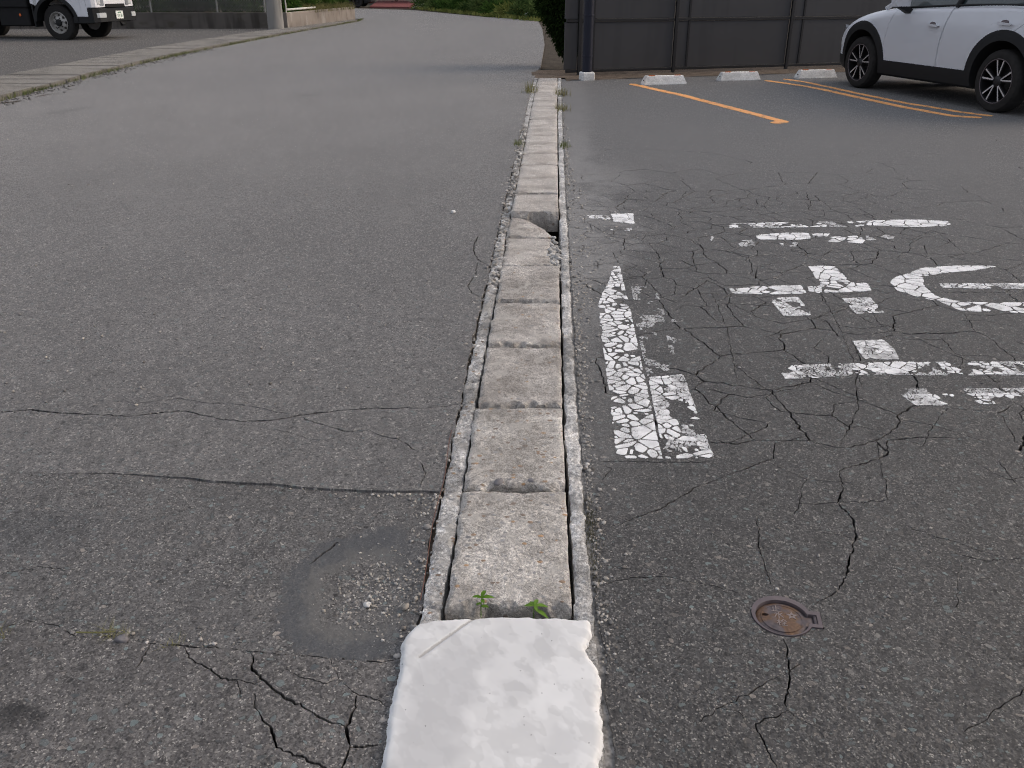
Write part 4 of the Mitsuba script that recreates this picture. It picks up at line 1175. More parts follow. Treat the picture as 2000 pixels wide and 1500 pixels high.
# ------------------------------------------------------------------ brown panel fence, pole, wheel stops
FA, FD = np.array([0.90, 15.85]), np.array([5.38, 1.58]) / math.hypot(5.38, 1.58)
FYAW = math.atan2(FD[1], FD[0])
fk = thing('panel_fence', 'tall dark brown metal panel fence behind the parking bays', 'fence')
FM = pose(FA[0], FA[1], 0, FYAW)
POSTS = [0.27, 2.08, 4.40, 6.72, 9.04, 11.3]
RAILS = [0.07, 0.885, 1.74]
for i, s in enumerate(POSTS):
    add('post', moved(hull_box(0.055, 0.055, 1.86, 0.006, (s, -0.035, 0.89)), FM), 'fence_frame', fk)
    add('batten', moved(hull_box(0.04, 0.03, 1.70, 0.004, (s + 0.26, -0.016, 0.91)), FM), 'fence_frame', fk)
for a, b in zip([0.0] + POSTS, POSTS):
    for z0, z1 in zip(RAILS, RAILS[1:]):
        add('panel', moved(hull_box(b - a - 0.062 if a else b - 0.031, 0.022, z1 - z0 - 0.052, 0.004, ((a + b) / 2 + (0 if a else -0.015), 0.0, (z0 + z1) / 2)), FM), 'fence_panel', fk)
    for z in RAILS:
        add('rail', moved(hull_box(b - a - 0.058, 0.05, 0.045, 0.004, ((a + b) / 2, -0.014, z)), FM), 'fence_frame', fk)

pk = thing('pole', 'dark navy steel pole on a small concrete footing in front of the fence', 'pole')
PB = G(1146, 150, 0.05)
add('shaft', moved(lathe([(0, 0.08), (0.082, 0.08), (0.080, 1.9), (0.078, 5.0), (0.0, 5.02)], 24), pose(PB[0], PB[1], 0, 0)), 'navy', pk, smooth=40)
for z in (0.98, 0.36):
    add('band', moved(lathe([(0.081, z), (0.087, z + 0.004), (0.087, z + 0.03), (0.081, z + 0.034)], 24), pose(PB[0], PB[1], 0, 0)), 'navy', pk)
add('footing', moved(hull_box(0.22, 0.2, 0.2, 0.02, (0, 0, 0.03)), pose(PB[0], PB[1] - 0.01, 0, FYAW)), 'concrete_white', pk)

STOPS = [(1300, 166, 'white concrete wheel stop nearest the navy pole'), (1447, 158, 'white concrete wheel stop in the middle of the three'), (1598, 153.5, 'white concrete wheel stop touching the front tyre of the white car')]
for px, py, lb in STOPS:
    q = G(px, py)
    k = thing('wheel_stop', lb, 'wheel stop', 'white concrete wheel stops')
    L = 0.36
    M = pose(q[0] - 0.075 * FD[1], q[1] + 0.085, 0, FYAW - 0.05)
    pts = []
    for sx in (-1, 1):
        pts += [(sx * L, -0.085, 0.0), (sx * L, 0.085, 0.0), (sx * L, -0.085, 0.02), (sx * L, 0.085, 0.02), (sx * (L - 0.045), -0.048, 0.128), (sx * (L - 0.045), 0.048, 0.128), (sx * (L - 0.05), -0.040, 0.135), (sx * (L - 0.05), 0.040, 0.135), (sx * (L - 0.004), -0.088, 0.01)]
    add('block', moved(hull(pts), M), 'concrete_white', k)
    for sx in (-1, 1):
        add('reflector', moved(hull_box(0.10, 0.022, 0.008, 0.002, (sx * 0.22, -0.030, 0.139)), M), 'orange_lamp', k)
        add('bolt_cap', moved(hull_box(0.012, 0.03, 0.03, 0.004, (sx * (L - 0.021), 0, 0.062)), M), 'plastic_dark', k)


# ------------------------------------------------------------------ cars
def loft(rings):
    rings = np.asarray(rings)
    n, m = rings.shape[:2]
    V = np.vstack([rings.reshape(-1, 3), rings[0].mean(0)[None], rings[-1].mean(0)[None]])
    f = []
    for k in range(n - 1):
        for i in range(m):
            j = (i + 1) % m
            f += [[k * m + i, k * m + j, (k + 1) * m + j], [k * m + i, (k + 1) * m + j, (k + 1) * m + i]]
    for i in range(m):
        j = (i + 1) % m
        f += [[n * m, j, i], [n * m + 1, (n - 1) * m + i, (n - 1) * m + j]]
    t = trimesh.Trimesh(V, f, process=False)
    if t.volume < 0:
        t.invert()
    return t


def ip(x, xs, ys):
    """smooth interpolation through the given points"""
    from scipy.interpolate import PchipInterpolator
    return PchipInterpolator(xs, ys)(x)


CX = [-3.42, -3.36, -3.2, -2.9, -2.4, -1.6, -0.9, -0.55, -0.3, 0.0, 0.3, 0.55, 0.72, 0.82, 0.86]
CT = [0.76, 0.95, 1.05, 1.120, 1.115, 1.090, 1.055, 1.037, 1.018, 0.980, 0.915, 0.83, 0.735, 0.65, 0.56]
CW = [0.66, 0.72, 0.80, 0.858, 0.880, 0.876, 0.876, 0.880, 0.882, 0.878, 0.850, 0.785, 0.70, 0.60, 0.50]
CZ = [0.22, 0.34, 0.5, 0.66, 0.80, 0.92, 1.0, 1.08, 1.16]
CP = [0.935, 0.965, 0.985, 0.998, 1.0, 0.990, 0.968, 0.935, 0.90]


def car_shell(extra=0.0):
    rings = []
    xs = np.unique(np.concatenate([np.linspace(-3.42, -2.9, 9), np.linspace(-2.9, 0.2, 40), np.linspace(0.2, 0.86, 18)]))
    for x in xs:
        Tz, w, zb = float(ip(x, CX, CT)), float(ip(x, CX, CW)), 0.21 + 0.10 * max(0, (x - 0.4) / 0.46) ** 2 + 0.12 * max(0, (-x - 3.0) / 0.42) ** 2
        rz = 0.10 + 0.06 * min(1, max(0, (x + 0.7) / 0.8))
        ry = 0.11 + 0.12 * min(1, max(0, (x + 0.6) / 0.6))
        half = [(0, zb), (w * 0.5, zb), (w * 0.90, zb)]
        for z in np.linspace(zb + 0.03, Tz - rz, 12):
            half.append((w * float(ip(z, CZ, CP)) + extra, z))
        y1 = half[-1][0]
        for a in np.linspace(0.25, 1.5, 6):
            half.append((y1 - ry * (1 - math.cos(a)), Tz - rz + rz * math.sin(a)))
        yt = half[-1][0]
        for t in (0.66, 0.33):
            half.append((yt * t, Tz + 0.030 * (1 - t * t)))
        half.append((0, Tz + 0.030))
        rings.append([(x, y, z) for y, z in half] + [(x, -y, z) for y, z in half[-2:0:-1]])
    return to_man(loft(rings))


def cyl_y(cx, cz, r, y0, y1, n=48):
    return to_man(prism(Polygon([(cx + r * math.cos(t), cz + r * math.sin(t)) for t in np.linspace(0, 2 * math.pi, n, endpoint=False)]), y0, y1))


def car_wheel(M, parent, side, spokes=True):
    R, w = 0.335, 0.21
    base = M @ np.array([[1, 0, 0, 0], [0, 0, side, 0], [0, -side, 0, 0], [0, 0, 0, 1.0]])   # local z -> outward
    k = key_of('wheel', parent)
    tp = [(0.236, -w / 2), (0.262, -w / 2 - 0.004), (0.308, -w / 2 + 0.004), (0.328, -w / 2 + 0.025), (0.335, -w / 2 + 0.05), (0.335, w / 2 - 0.05), (0.328, w / 2 - 0.025), (0.308, w / 2 - 0.004), (0.262, w / 2 + 0.004), (0.240, w / 2 - 0.002), (0.232, w / 2 - 0.02)]
    add_named(k + '__tyre', moved(lathe(tp, 56), base), 'rubber', 35)
    rp = [(0.233, w / 2 - 0.002), (0.226, w / 2 - 0.004), (0.220, w / 2 - 0.03), (0.214, -w / 2 + 0.02), (0.0, -w / 2 + 0.02)]
    add_named(k + '__rim', moved(lathe(rp, 48), base), 'rim_dark', 35)
    add_named(k + '__hub', moved(lathe([(0.072, 0.03), (0.060, 0.082), (0.034, 0.090), (0.030, 0.094), (0.0, 0.096)], 30), base), 'rim_dark', 35)
    add_named(k + '__rim_lip', moved(lathe([(0.229, w / 2 - 0.004), (0.234, w / 2 + 0.001), (0.2385, w / 2 - 0.001)], 48), base), 'iron_grey', 35)
    if not spokes:
        return k
    n = 0
    for i in range(5):
        a0 = math.radians(90 + 72 * i + 36)
        for s in (-1, 1):
            pts0, pts1 = [], []
            a_in, a_out = a0 + s * 0.13, a0 + s * 0.245
            r0, r1 = 0.058, 0.226
            p0 = np.array([r0 * math.cos(a_in), r0 * math.sin(a_in)])
            p1 = np.array([r1 * math.cos(a_out), r1 * math.sin(a_out)])
            d = (p1 - p0) / np.linalg.norm(p1 - p0)
            q = np.array([-d[1], d[0]])
            dark = hull([(*(p0 + q * 0.012 * e), z) for e in (-1, 1) for z in (0.045, 0.086)] + [(*(p1 + q * 0.015 * e), z) for e in (-1, 1) for z in (0.05, 0.092)])
            add_named(f'{k}__spoke' + (f'_{n:03d}' if n else ''), moved(dark, base), 'rim_dark', False)
            q2 = q * -s
            face = hull([(*(p0 + q * 0.006 * e + q2 * 0.003), z) for e in (-1, 1) for z in (0.085, 0.0885)] + [(*(p1 + q * 0.0085 * e + q2 * 0.006), z) for e in (-1, 1) for z in (0.091, 0.0945)])
            add_named(f'{k}__spoke_face' + (f'_{n:03d}' if n else ''), moved(face, base), 'machined', False)
            n += 1
    return k


def add_named(key, mesh, mat, smooth):
    scene[key] = mikit.ply(mesh, 'mat_' + mat, smooth=smooth)


SHELL, SKIN = car_shell(), car_shell(0.012)
WB = -2.57


def make_car(label, M, paint_mat, spokes=True, detail=True):
    c = thing('parked_car', label, 'car')
    wells = cyl_y(0, 0.335, 0.425, -1.2, 1.2) + cyl_y(WB, 0.335, 0.425, -1.2, 1.2)
    mid = to_man(trimesh.creation.box((5.2, 0.9, 1.4), T_(0, 0, 0.5)))
    arches = cyl_y(0, 0.345, 0.525, -1.2, 1.2) + cyl_y(WB, 0.345, 0.525, -1.2, 1.2)
    sill = to_man(trimesh.creation.box((6, 3, 0.41), T_(-1.3, 0, 0.20)))                # below z = 0.405
    body = SHELL - arches.translate((0, 0, 0)) - sill
    core = (SHELL ^ mid)
    inner = (SHELL ^ mid) - (cyl_y(0, 0.335, 0.42, -1.2, 1.2) + cyl_y(WB, 0.335, 0.42, -1.2, 1.2))
    front_door = Polygon([(-0.475, 0.39), (-0.49, 0.60), (-0.535, 0.85), (-0.615, 1.02), (-0.70, 1.30), (-1.68, 1.30), (-1.645, 1.12), (-1.60, 0.95), (-1.54, 0.70), (-1.52, 0.39)])
    rear_door = Polygon([(-1.53, 0.39), (-1.55, 0.70), (-1.61, 0.95), (-1.655, 1.12), (-1.69, 1.30), (-2.98, 1.30), (-2.90, 1.13), (-2.80, 0.95), (-2.68, 0.86), (-2.57, 0.84), (-2.30, 0.80), (-2.12, 0.64), (-2.06, 0.50), (-2.05, 0.39)])
    body_cut = body
    for P in (front_door, rear_door):
        for y0, y1 in ((0.60, 1.1), (-1.1, -0.60)):
            body_cut = body_cut - to_man(prism(P.buffer(0.0035, join_style='mitre'), y0, y1))
    add('body', moved(from_man(body_cut), M), paint_mat, c, smooth=28)
    for y0, y1 in ((0.62, 1.08), (-1.08, -0.62)):
        for P, hx, hz in ((front_door, -1.40, 0.868), (rear_door, -2.55, 0.930)):
            d = add('door', moved(from_man(body ^ to_man(prism(P.buffer(-0.0025, join_style='mitre'), y0, y1))), M), paint_mat, c, smooth=28)
            sg = 1 if y0 > 0 else -1
            add_named(d + '__handle', moved(hull([(hx + dx, sg * (0.895 + dy), hz + 0.25 * dx * 0.2 + dz) for dx, dy, dz in ((-0.105, 0.012, 0), (-0.09, 0.018, 0.012), (-0.09, 0.018, -0.012), (0.105, 0.008, 0.0), (0.09, 0.016, 0.014), (0.09, 0.016, -0.014), (-0.10, -0.02, 0.0), (0.10, -0.02, 0.0))]), M), paint_mat, 40)
            add_named(d + '__handle_recess_shade', moved(hull([(hx + 0.03 + 0.055 * math.cos(t), sg * (0.866 + e), hz + 0.010 + 0.028 * math.sin(t)) for t in np.linspace(0, 6.28, 14) for e in (-0.02, 0.008)]), M), 'iron_grey', 40)  # dark disc painted in for the shaded hollow behind the handle
    flare = ((SKIN ^ (arches - wells)) - to_man(trimesh.creation.box((6, 1.1, 3), T_(0, 0, 0)))) - to_man(trimesh.creation.box((8, 4, 0.2), T_(0, 0, 0.105)))
    parts = flare.decompose()
    for q in parts:
        add('arch_trim', moved(from_man(q), M), 'plastic_black', c, smooth=28)
    lower = (SKIN ^ to_man(trimesh.creation.box((6, 3, 0.408), T_(-1.3, 0, 0.20)))) - arches
    for q in lower.decompose():
        add('sill', moved(from_man(q), M), 'plastic_black', c, smooth=28)
    add('underbody', moved(from_man(inner ^ to_man(trimesh.creation.box((6, 3, 0.72), T_(-1.3, 0, 0.50)))), M), 'plastic_dark', c)
    for x in (0.0, WB):
        for sd in (1, -1):
            add('wheel_well', moved(from_man((cyl_y(x, 0.335, 0.44, *((0.44, 0.78) if sd > 0 else (-0.78, -0.44))) - cyl_y(x, 0.335, 0.424, -2, 2)) ^ to_man(trimesh.creation.box((2, 4, 1.2), T_(x, 0, 0.86)))), M), 'plastic_dark', c)
            car_wheel(M @ pose(x, sd * 0.762, 0.335, 0), c, sd, spokes)
    # glass house
    rings = []
    for z, xf, xr, w, rr in ((0.92, -0.22, -3.24, 0.80, 0.30), (1.0, -0.22, -3.24, 0.80, 0.30), (1.08, -0.34, -3.20, 0.80, 0.3), (1.2, -0.58, -3.12, 0.755, 0.28), (1.34, -0.86, -3.0, 0.70, 0.26), (1.45, -1.12, -2.84, 0.645, 0.25), (1.49, -1.26, -2.7, 0.60, 0.22)):
        g = box(xr, -w, xf, w).buffer(-rr).buffer(rr, quad_segs=6)
        p = np.array(g.exterior.coords)[:-1]
        rings.append(np.column_stack([p, np.full(len(p), z)]))
    n = min(len(q) for q in rings)
    rings = [q if len(q) == n else q[np.linspace(0, len(q) - 1, n).astype(int)] for q in rings]
    add('window', moved(loft(rings), M @ T_(0, 0, -0.03)), 'tinted_glass', c, smooth=40)
    rf = [np.column_stack([np.array(box(xr, -w, xf, w).buffer(-0.2).buffer(0.2, quad_segs=6).exterior.coords)[:-1], np.full(28, z)]) for z, xf, xr, w in ((1.472, -1.18, -2.80, 0.635), (1.50, -1.22, -2.82, 0.63), (1.53, -1.4, -2.7, 0.54), (1.54, -1.6, -2.5, 0.36))] if True else None
    add('roof', moved(loft(rf), M @ T_(0, 0, -0.03)), paint_mat, c, smooth=40)
    for sd in (1, -1):
        add('pillar', moved(tube([(-0.30, sd * 0.775, 1.06), (-0.62, sd * 0.745, 1.22), (-1.15, sd * 0.655, 1.47)], [0.028, 0.03, 0.03], 8), M @ T_(0, 0, -0.03)), paint_mat, c, smooth=True)
        add('pillar', moved(tube([(-1.66, sd * 0.808, 1.10), (-1.75, sd * 0.66, 1.48)], [0.035, 0.035], 8), M @ T_(0, 0, -0.03)), 'plastic_black', c, smooth=True)
        add('pillar', moved(tube([(-3.05, sd * 0.76, 1.13), (-2.80, sd * 0.62, 1.47)], [0.07, 0.05], 8), M @ T_(0, 0, -0.03)), paint_mat, c, smooth=True)
        mir = add('mirror', moved(hull([(-0.86 + a, sd * (0.985 + b), 1.115 + z) for a, b, z in ((0.07, -0.10, -0.05), (0.09, -0.08, 0.05), (0.03, -0.10, 0.085), (0.05, 0.09, -0.055), (0.07, 0.10, 0.03), (0.02, 0.09, 0.08), (-0.05, -0.10, -0.05), (-0.05, -0.10, 0.08), (-0.06, 0.10, -0.05), (-0.06, 0.10, 0.07), (-0.05, 0.115, 0.01))]), M), paint_mat, c, smooth=40)
        add_named(mir + '__base', moved(hull([(-0.84 + a, sd * b, z - 0.035) for a, b, z in ((0.06, 0.82, 1.00), (-0.06, 0.82, 1.00), (0.06, 0.82, 1.06), (-0.06, 0.82, 1.06), (0.07, 1.0, 1.095), (-0.05, 1.05, 1.095), (0.06, 0.9, 1.11), (-0.06, 0.9, 1.11))]), M), 'plastic_black', 30)
        if detail:
            add('headlight', moved(hull([(0.55, sd * 0.775, 0.76), (0.56, sd * 0.775, 0.80), (0.74, sd * 0.64, 0.735), (0.745, sd * 0.655, 0.69), (0.80, sd * 0.52, 0.705), (0.80, sd * 0.52, 0.67), (0.5, sd * 0.60, 0.76)]), M), 'lamp_glass', c, smooth=40)
            add('tail_light', moved(hull([(-3.36, sd * 0.70, 0.92), (-3.35, sd * 0.70, 0.99), (-3.12, sd * 0.83, 0.95), (-3.12, sd * 0.83, 1.0), (-3.38, sd * 0.45, 0.94), (-3.37, sd * 0.45, 0.98)]), M), 'red_lamp', c, smooth=40)
    add('belt_trim', moved(cat([tube([(x, sd * (0.80 + 0.012), float(ip(x, CX, CT)) + 0.004) for x in np.linspace(-0.62, -2.9, 12)], 0.010, 6) for sd in (1, -1)]), M), 'plastic_black', c, smooth=True)
    return c


def T_(x, y, z):
    return np.array([[1, 0, 0, x], [0, 1, 0, y], [0, 0, 1, z], [0, 0, 0, 1.0]])


tyre_f, tyre_r = G(1669, 171.5), G(1931, 219.5)                  # where the near tyres stand
fw = (tyre_f - tyre_r) / np.linalg.norm(tyre_f - tyre_r)
CS = float(np.linalg.norm(tyre_f - tyre_r)) / 2.57
heading = math.atan2(fw[1], fw[0])
lf = np.array([-fw[1], fw[0]])
org = tyre_f - lf * 0.86 * CS
make_car('white compact crossover car with black wheel arch trim parked at the fence', pose(org[0], org[1], 0, heading, CS), 'car_paint')
make_car('dark car parked far off beyond the planter wall', pose(-12.4, 61.0, 0, math.radians(176)), 'dark_paint', spokes=False, detail=False)


# ------------------------------------------------------------------ truck
tk = thing('truck', 'white cab-over truck with grey wheels standing in the yard at left', 'truck')
fwd = np.array([1.7, -0.35])
TM = pose(-12.28, 26.35, 0, math.atan2(fwd[1], fwd[0]))


def tadd(name, m, mat, smooth=False, parent=tk):
    return add(name, moved(m, TM), mat, parent, smooth=smooth)


def truck_wheel(x, y, sd):
    R, w = 0.465, 0.26
    base = TM @ pose(x, y, R, 0) @ np.array([[1, 0, 0, 0], [0, 0, sd, 0], [0, -sd, 0, 0], [0, 0, 0, 1.0]])
    k = key_of('wheel', tk)
    tp = [(0.25, -w / 2), (0.33, -w / 2), (0.43, -w / 2 + 0.01), (0.462, -w / 2 + 0.04), (0.465, 0), (0.462, w / 2 - 0.04), (0.43, w / 2 - 0.01), (0.33, w / 2), (0.285, w / 2 - 0.008), (0.27, w / 2 - 0.03)]
    add_named(k + '__tyre', moved(lathe(tp, 48), base), 'rubber', 35)
    disc = Point(0, 0).buffer(0.245, quad_segs=12)
    for i in range(8):
        a = i * math.pi / 4
        disc = disc.difference(affinity.rotate(affinity.scale(Point(0.188 * math.cos(a), 0.188 * math.sin(a)).buffer(0.033, quad_segs=6), 1.0, 1.25), math.degrees(a), origin=(0.188 * math.cos(a), 0.188 * math.sin(a))))
    dm = sheet(disc, 0.05, lambda x, y: 0.045 + 0.06 * smooth_np(0.24, 0.10, np.hypot(x, y)), 0.02)
    add_named(k + '__rim', moved(cat([lathe([(0.282, w / 2 - 0.006), (0.27, w / 2 + 0.006), (0.258, w / 2 - 0.01), (0.245, 0.05), (0.24, -0.1), (0, -0.1)], 40), dm]), base), 'rim_steel', 30)
    add_named(k + '__hub', moved(lathe([(0.10, 0.08), (0.09, 0.14), (0.075, 0.155), (0, 0.16)], 24), base), 'plastic_black', 35)
    nuts = []
    for i in range(6):
        a = i * math.pi / 3 + 0.2
        nuts.append(moved(lathe([(0.016, 0.095), (0.016, 0.12), (0, 0.125)], 6), pose(0.125 * math.cos(a), 0.125 * math.sin(a), 0, 0)))
    for i, q in enumerate(nuts):
        add_named(k + '__nut' + (f'_{i:03d}' if i else ''), moved(q, base), 'rim_dark', False)


for x in (0.0, -3.4):
    for sd in (-1, 1):
        truck_wheel(x, sd * 0.74, sd)
HWT = 0.92
side_p = Polygon([(-0.72, 0.95), (-0.72, 2.25), (-0.55, 2.35), (0.75, 2.30), (1.16, 1.55), (1.22, 1.15), (1.22, 0.86), (1.02, 0.86), (1.02, 0.63), (0.52, 0.63)]).difference(Point(0, 0.465).buffer(0.68, quad_segs=24))
side_p = max(polys(side_p), key=lambda q: q.area)
cab = to_man(prism(side_p, -HWT, HWT))
for s in (-1, 1):   # rounded front corners
    cab = cab - to_man(moved(trimesh.creation.box((0.5, 0.5, 4)), T_(1.36, s * 1.06, 1.5) @ pose(0, 0, 0, math.pi / 4)))
cab = cab - to_man(moved(trimesh.creation.box((0.006, 0.04, 1.0)), T_(0.80, -HWT, 1.14)))
tadd('cab', from_man(cab), 'truck_white', 25)
tadd('windscreen', hull([(0.82, -0.80, 2.20), (0.82, 0.80, 2.20), (1.155, -0.80, 1.58), (1.155, 0.80, 1.58), (0.84, -0.80, 2.20), (0.84, 0.80, 2.20), (1.175, -0.80, 1.58), (1.175, 0.80, 1.58)]), 'tinted_glass')
for s in (-1, 1):
    tadd('side_window', prism([(-0.45, 1.5), (0.95, 1.5), (0.70, 2.15), (-0.45, 2.15)], *sorted((s * (HWT - 0.02), s * (HWT + 0.004)))), 'tinted_glass')
    fl = Point(0, 0.465).buffer(0.69, quad_segs=20).difference(Point(0, 0.465).buffer(0.60, quad_segs=20)).intersection(box(-1, 0.50, 1, 2))
    tadd('arch_trim', prism(max(polys(fl), key=lambda q: q.area), *sorted((s * 0.60, s * 0.945))), 'plastic_black', 30)
    tadd('headlight', hull([(1.20, s * 0.50, 0.90), (1.20, s * 0.50, 1.10), (1.245, s * 0.50, 0.90), (1.235, s * 0.50, 1.09), (1.205, s * 0.76, 0.89), (1.19, s * 0.76, 1.11), (0.98, s * 0.925, 0.89), (0.96, s * 0.925, 1.13), (1.04, s * 0.70, 0.9), (1.04, s * 0.70, 1.1)]), 'lamp_glass', 30)
    tadd('lamp_reflector', hull_box(0.06, 0.16, 0.14, 0.02, (1.205, s * 0.70, 0.985)), 'lamp_bright', 30)
    tadd('step', hull_box(0.50, 0.25, 0.17, 0.02, (0.77, s * 0.80, 0.535)), 'plastic_black')
    tadd('mudguard', hull_box(0.05, 0.30, 0.85, 0.01, (-0.70, s * 0.76, 0.78)), 'plastic_black')
tadd('bumper', hull([(1.02, -0.95, 0.47), (1.02, -0.95, 0.84), (1.02, 0.95, 0.47), (1.02, 0.95, 0.84), (1.28, -0.80, 0.49), (1.27, -0.80, 0.83), (1.28, 0.80, 0.49), (1.27, 0.80, 0.83), (1.17, -0.935, 0.48), (1.16, -0.935, 0.84), (1.17, 0.935, 0.48), (1.16, 0.935, 0.84), (1.31, -0.5, 0.50), (1.30, -0.5, 0.82), (1.31, 0.5, 0.5), (1.30, 0.5, 0.82)]), 'plastic_black', 25)
for s in (-1, 1):
    tadd('fog_lamp', hull([(1.275, s * 0.58, 0.60), (1.275, s * 0.58, 0.72), (1.325, s * 0.58, 0.60), (1.32, s * 0.58, 0.72), (1.235, s * 0.86, 0.60), (1.225, s * 0.86, 0.72), (1.285, s * 0.82, 0.60), (1.28, s * 0.82, 0.72)]), 'lamp_bright', 30)
tadd('grille', hull([(1.20, -0.44, 1.40), (1.20, 0.44, 1.40), (1.235, -0.46, 1.14), (1.235, 0.46, 1.14), (1.25, 0, 1.09), (1.24, -0.30, 1.10), (1.24, 0.30, 1.10), (1.19, 0, 1.40)]), 'plastic_dark')
tadd('grille_rim', tube([(1.225, -0.47, 1.22), (1.243, -0.45, 1.13), (1.25, -0.28, 1.088), (1.256, 0, 1.075), (1.25, 0.28, 1.088), (1.243, 0.45, 1.13), (1.225, 0.47, 1.22)], 0.012, 6), 'chrome', True)
tadd('emblem', cat([moved(hull([(1.255, 0.045 * math.cos(a) + 0.0, 1.17 + 0.045 * math.sin(a)), (1.255, 0.02 * math.cos(a + 0.5), 1.17 + 0.02 * math.sin(a + 0.5)), (1.255, 0.02 * math.cos(a - 0.5), 1.17 + 0.02 * math.sin(a - 0.5)), (1.262, 0.03 * math.cos(a), 1.17 + 0.03 * math.sin(a))]), np.eye(4)) for a in (math.pi / 2, math.pi * 7 / 6, -math.pi / 6)]), 'chrome')
tadd('intake', hull_box(0.03, 0.86, 0.09, 0.01, (1.232, 0, 0.89)), 'plastic_dark')
pl = tadd('number_plate', hull_box(0.012, 0.33, 0.20, 0.004, (1.325, 0.0, 0.655)), 'plate_white')
mk = [hull_box(0.004, 0.15, 0.028, 0.001, (1.332, 0, 0.715))] + [hull_box(0.004, 0.018, 0.075, 0.001, (1.332, y, 0.635)) for y in (-0.09, -0.02, 0.05, 0.09)] + [hull_box(0.004, 0.05, 0.014, 0.001, (1.332, y, z)) for y, z in ((-0.05, 0.67), (0.07, 0.605))]
tadd('marking', cat(mk), 'plate_green', parent=pl)
tadd('tow_hook', hull([(1.25, 0.05, 0.50), (1.25, 0.20, 0.50), (1.34, 0.06, 0.40), (1.34, 0.19, 0.40), (1.25, 0.08, 0.36), (1.25, 0.17, 0.36)]), 'plastic_dark')
tadd('chassis', cat([hull_box(4.6, 0.12, 0.22, 0.01, (-2.0, s * 0.36, 0.72)) for s in (-1, 1)] + [hull_box(0.12, 1.6, 0.14, 0.01, (x, 0, 0.465)) for x in (0, -3.4)]), 'plastic_dark')
tadd('tool_box', hull_box(0.95, 0.45, 0.62, 0.03, (-1.32, -0.70, 0.68)), 'plastic_dark')
tadd('fuel_tank', hull_box(0.9, 0.5, 0.55, 0.12, (-2.35, -0.68, 0.66)), 'plastic_dark')
tadd('tank_cap', hull([(-0.62, -0.925, 0.92), (-0.62, -0.925, 1.15), (-0.52, -0.935, 1.15), (-0.55, -0.935, 0.90), (-0.62, -0.90, 1.15), (-0.52, -0.90, 1.12), (-0.60, -0.90, 0.88)]), 'lamp_bright')
tadd('side_marker', hull_box(0.07, 0.03, 0.07, 0.015, (-1.10, -0.935, 0.66)), 'orange_lamp')
tadd('cargo_box', hull_box(3.9, 1.95, 1.5, 0.03, (-2.75, 0, 1.80)), 'truck_white')
tadd('cargo_sill', hull_box(3.9, 1.97, 0.22, 0.02, (-2.75, 0, 0.96)), 'plastic_dark')

# ------------------------------------------------------------------ left side: yard, slab strip, wall, fence, pole
LEFT_OUT = np.array([(-8.3, -1), (-8.3, 6), (-8.55, 13), (-8.7, 18), (-8.75, 22), (-8.3, 28.6), (-7.75, 31.8), (-7.1, 36), (-6.62, 39.4)])


def along(curve, y):
    return np.interp(y, curve[:, 1], curve[:, 0])


yard = Polygon(np.vstack([LEFT_OUT[:7], [(-40, 32.6), (-40, -1)]])).buffer(0)
add('yard', sheet(yard.difference(Polygon([(-9, 31.7), (-40, 31.7), (-40, 33), (-7.7, 33), (-7.7, 31.9)])), 4.0, flat(0.030), -0.045), 'asphalt_yard', kind='structure', label='grey asphalt yard under the truck at left')
sk = thing('slab_strip', 'row of pale concrete slabs along the left edge of the road', 'slab strip')
edges = np.arange(6.0, 39.2, 0.62)
for a, b in zip(edges, edges[1:]):
    rr = np.random.default_rng(int(a * 100))
    o = 0.02
    q = Polygon([(along(LEFT_IN, a) - 0.06, a + o), (along(LEFT_IN, b) - 0.06, b - o), (along(LEFT_OUT, b) + 0.05, b - o + 0.0), (along(LEFT_OUT, a) + 0.05, a + o)]).buffer(-0.004).buffer(0.004)
    z = 0.062 + rr.uniform(-0.006, 0.006)
    t = rr.uniform(-0.008, 0.008)
    add('slab', sheet(q, 2.0, lambda x, y, z=z, t=t, a=a: z + t * (y - a), -0.03), 'concrete_beige', sk)
yv = np.arange(8.0, 41.0, 0.012)
r = np.random.default_rng(44)
yv = yv[r.random(len(yv)) < 0.42 * (0.25 + meshkit.noise(np.column_stack([yv * 0.9, yv * 0, yv * 0]), 5))]
ms = [blades(3, float(along(LEFT_IN, y)) + r.normal(0.0, 0.035), float(y), 0.02, 0.05 + 0.05 * float(meshkit.noise(np.array([[y * 0.7, 3, 0]]), 9)[0]), 0.012, int(y * 1000), 0.8) for y in yv]
add('verge_grass', cat(ms), 'grass_green', label='thin line of short grass and moss along the left road edge', kind='stuff')
sp = []
for _ in range(500):
    y = r.uniform(9, 22)
    sp.append((float(along(LEFT_IN, y)) + abs(r.normal(0, 0.16)) + 0.02, y, 0.008, r.uniform(0.012, 0.035)))
stones('gravel', sp, 'dark crumbled asphalt bits along the left road edge', 8, MIXED[1:3] + [(0.09, 0.088, 0.085)])
for i, (pts, w) in enumerate((([(0, 203), (20, 201), (42, 198)], 0.05), ([(72, 190), (95, 186), (120, 183)], 0.03), ([(130, 178), (158, 173)], 0.025))):
    c = crack(GL(pts), w, 900 + i, 0.06, 0.03)
    add('road_crack', sheet(c, 0.5, flat(0.0125)), 'soil', kind='structure')

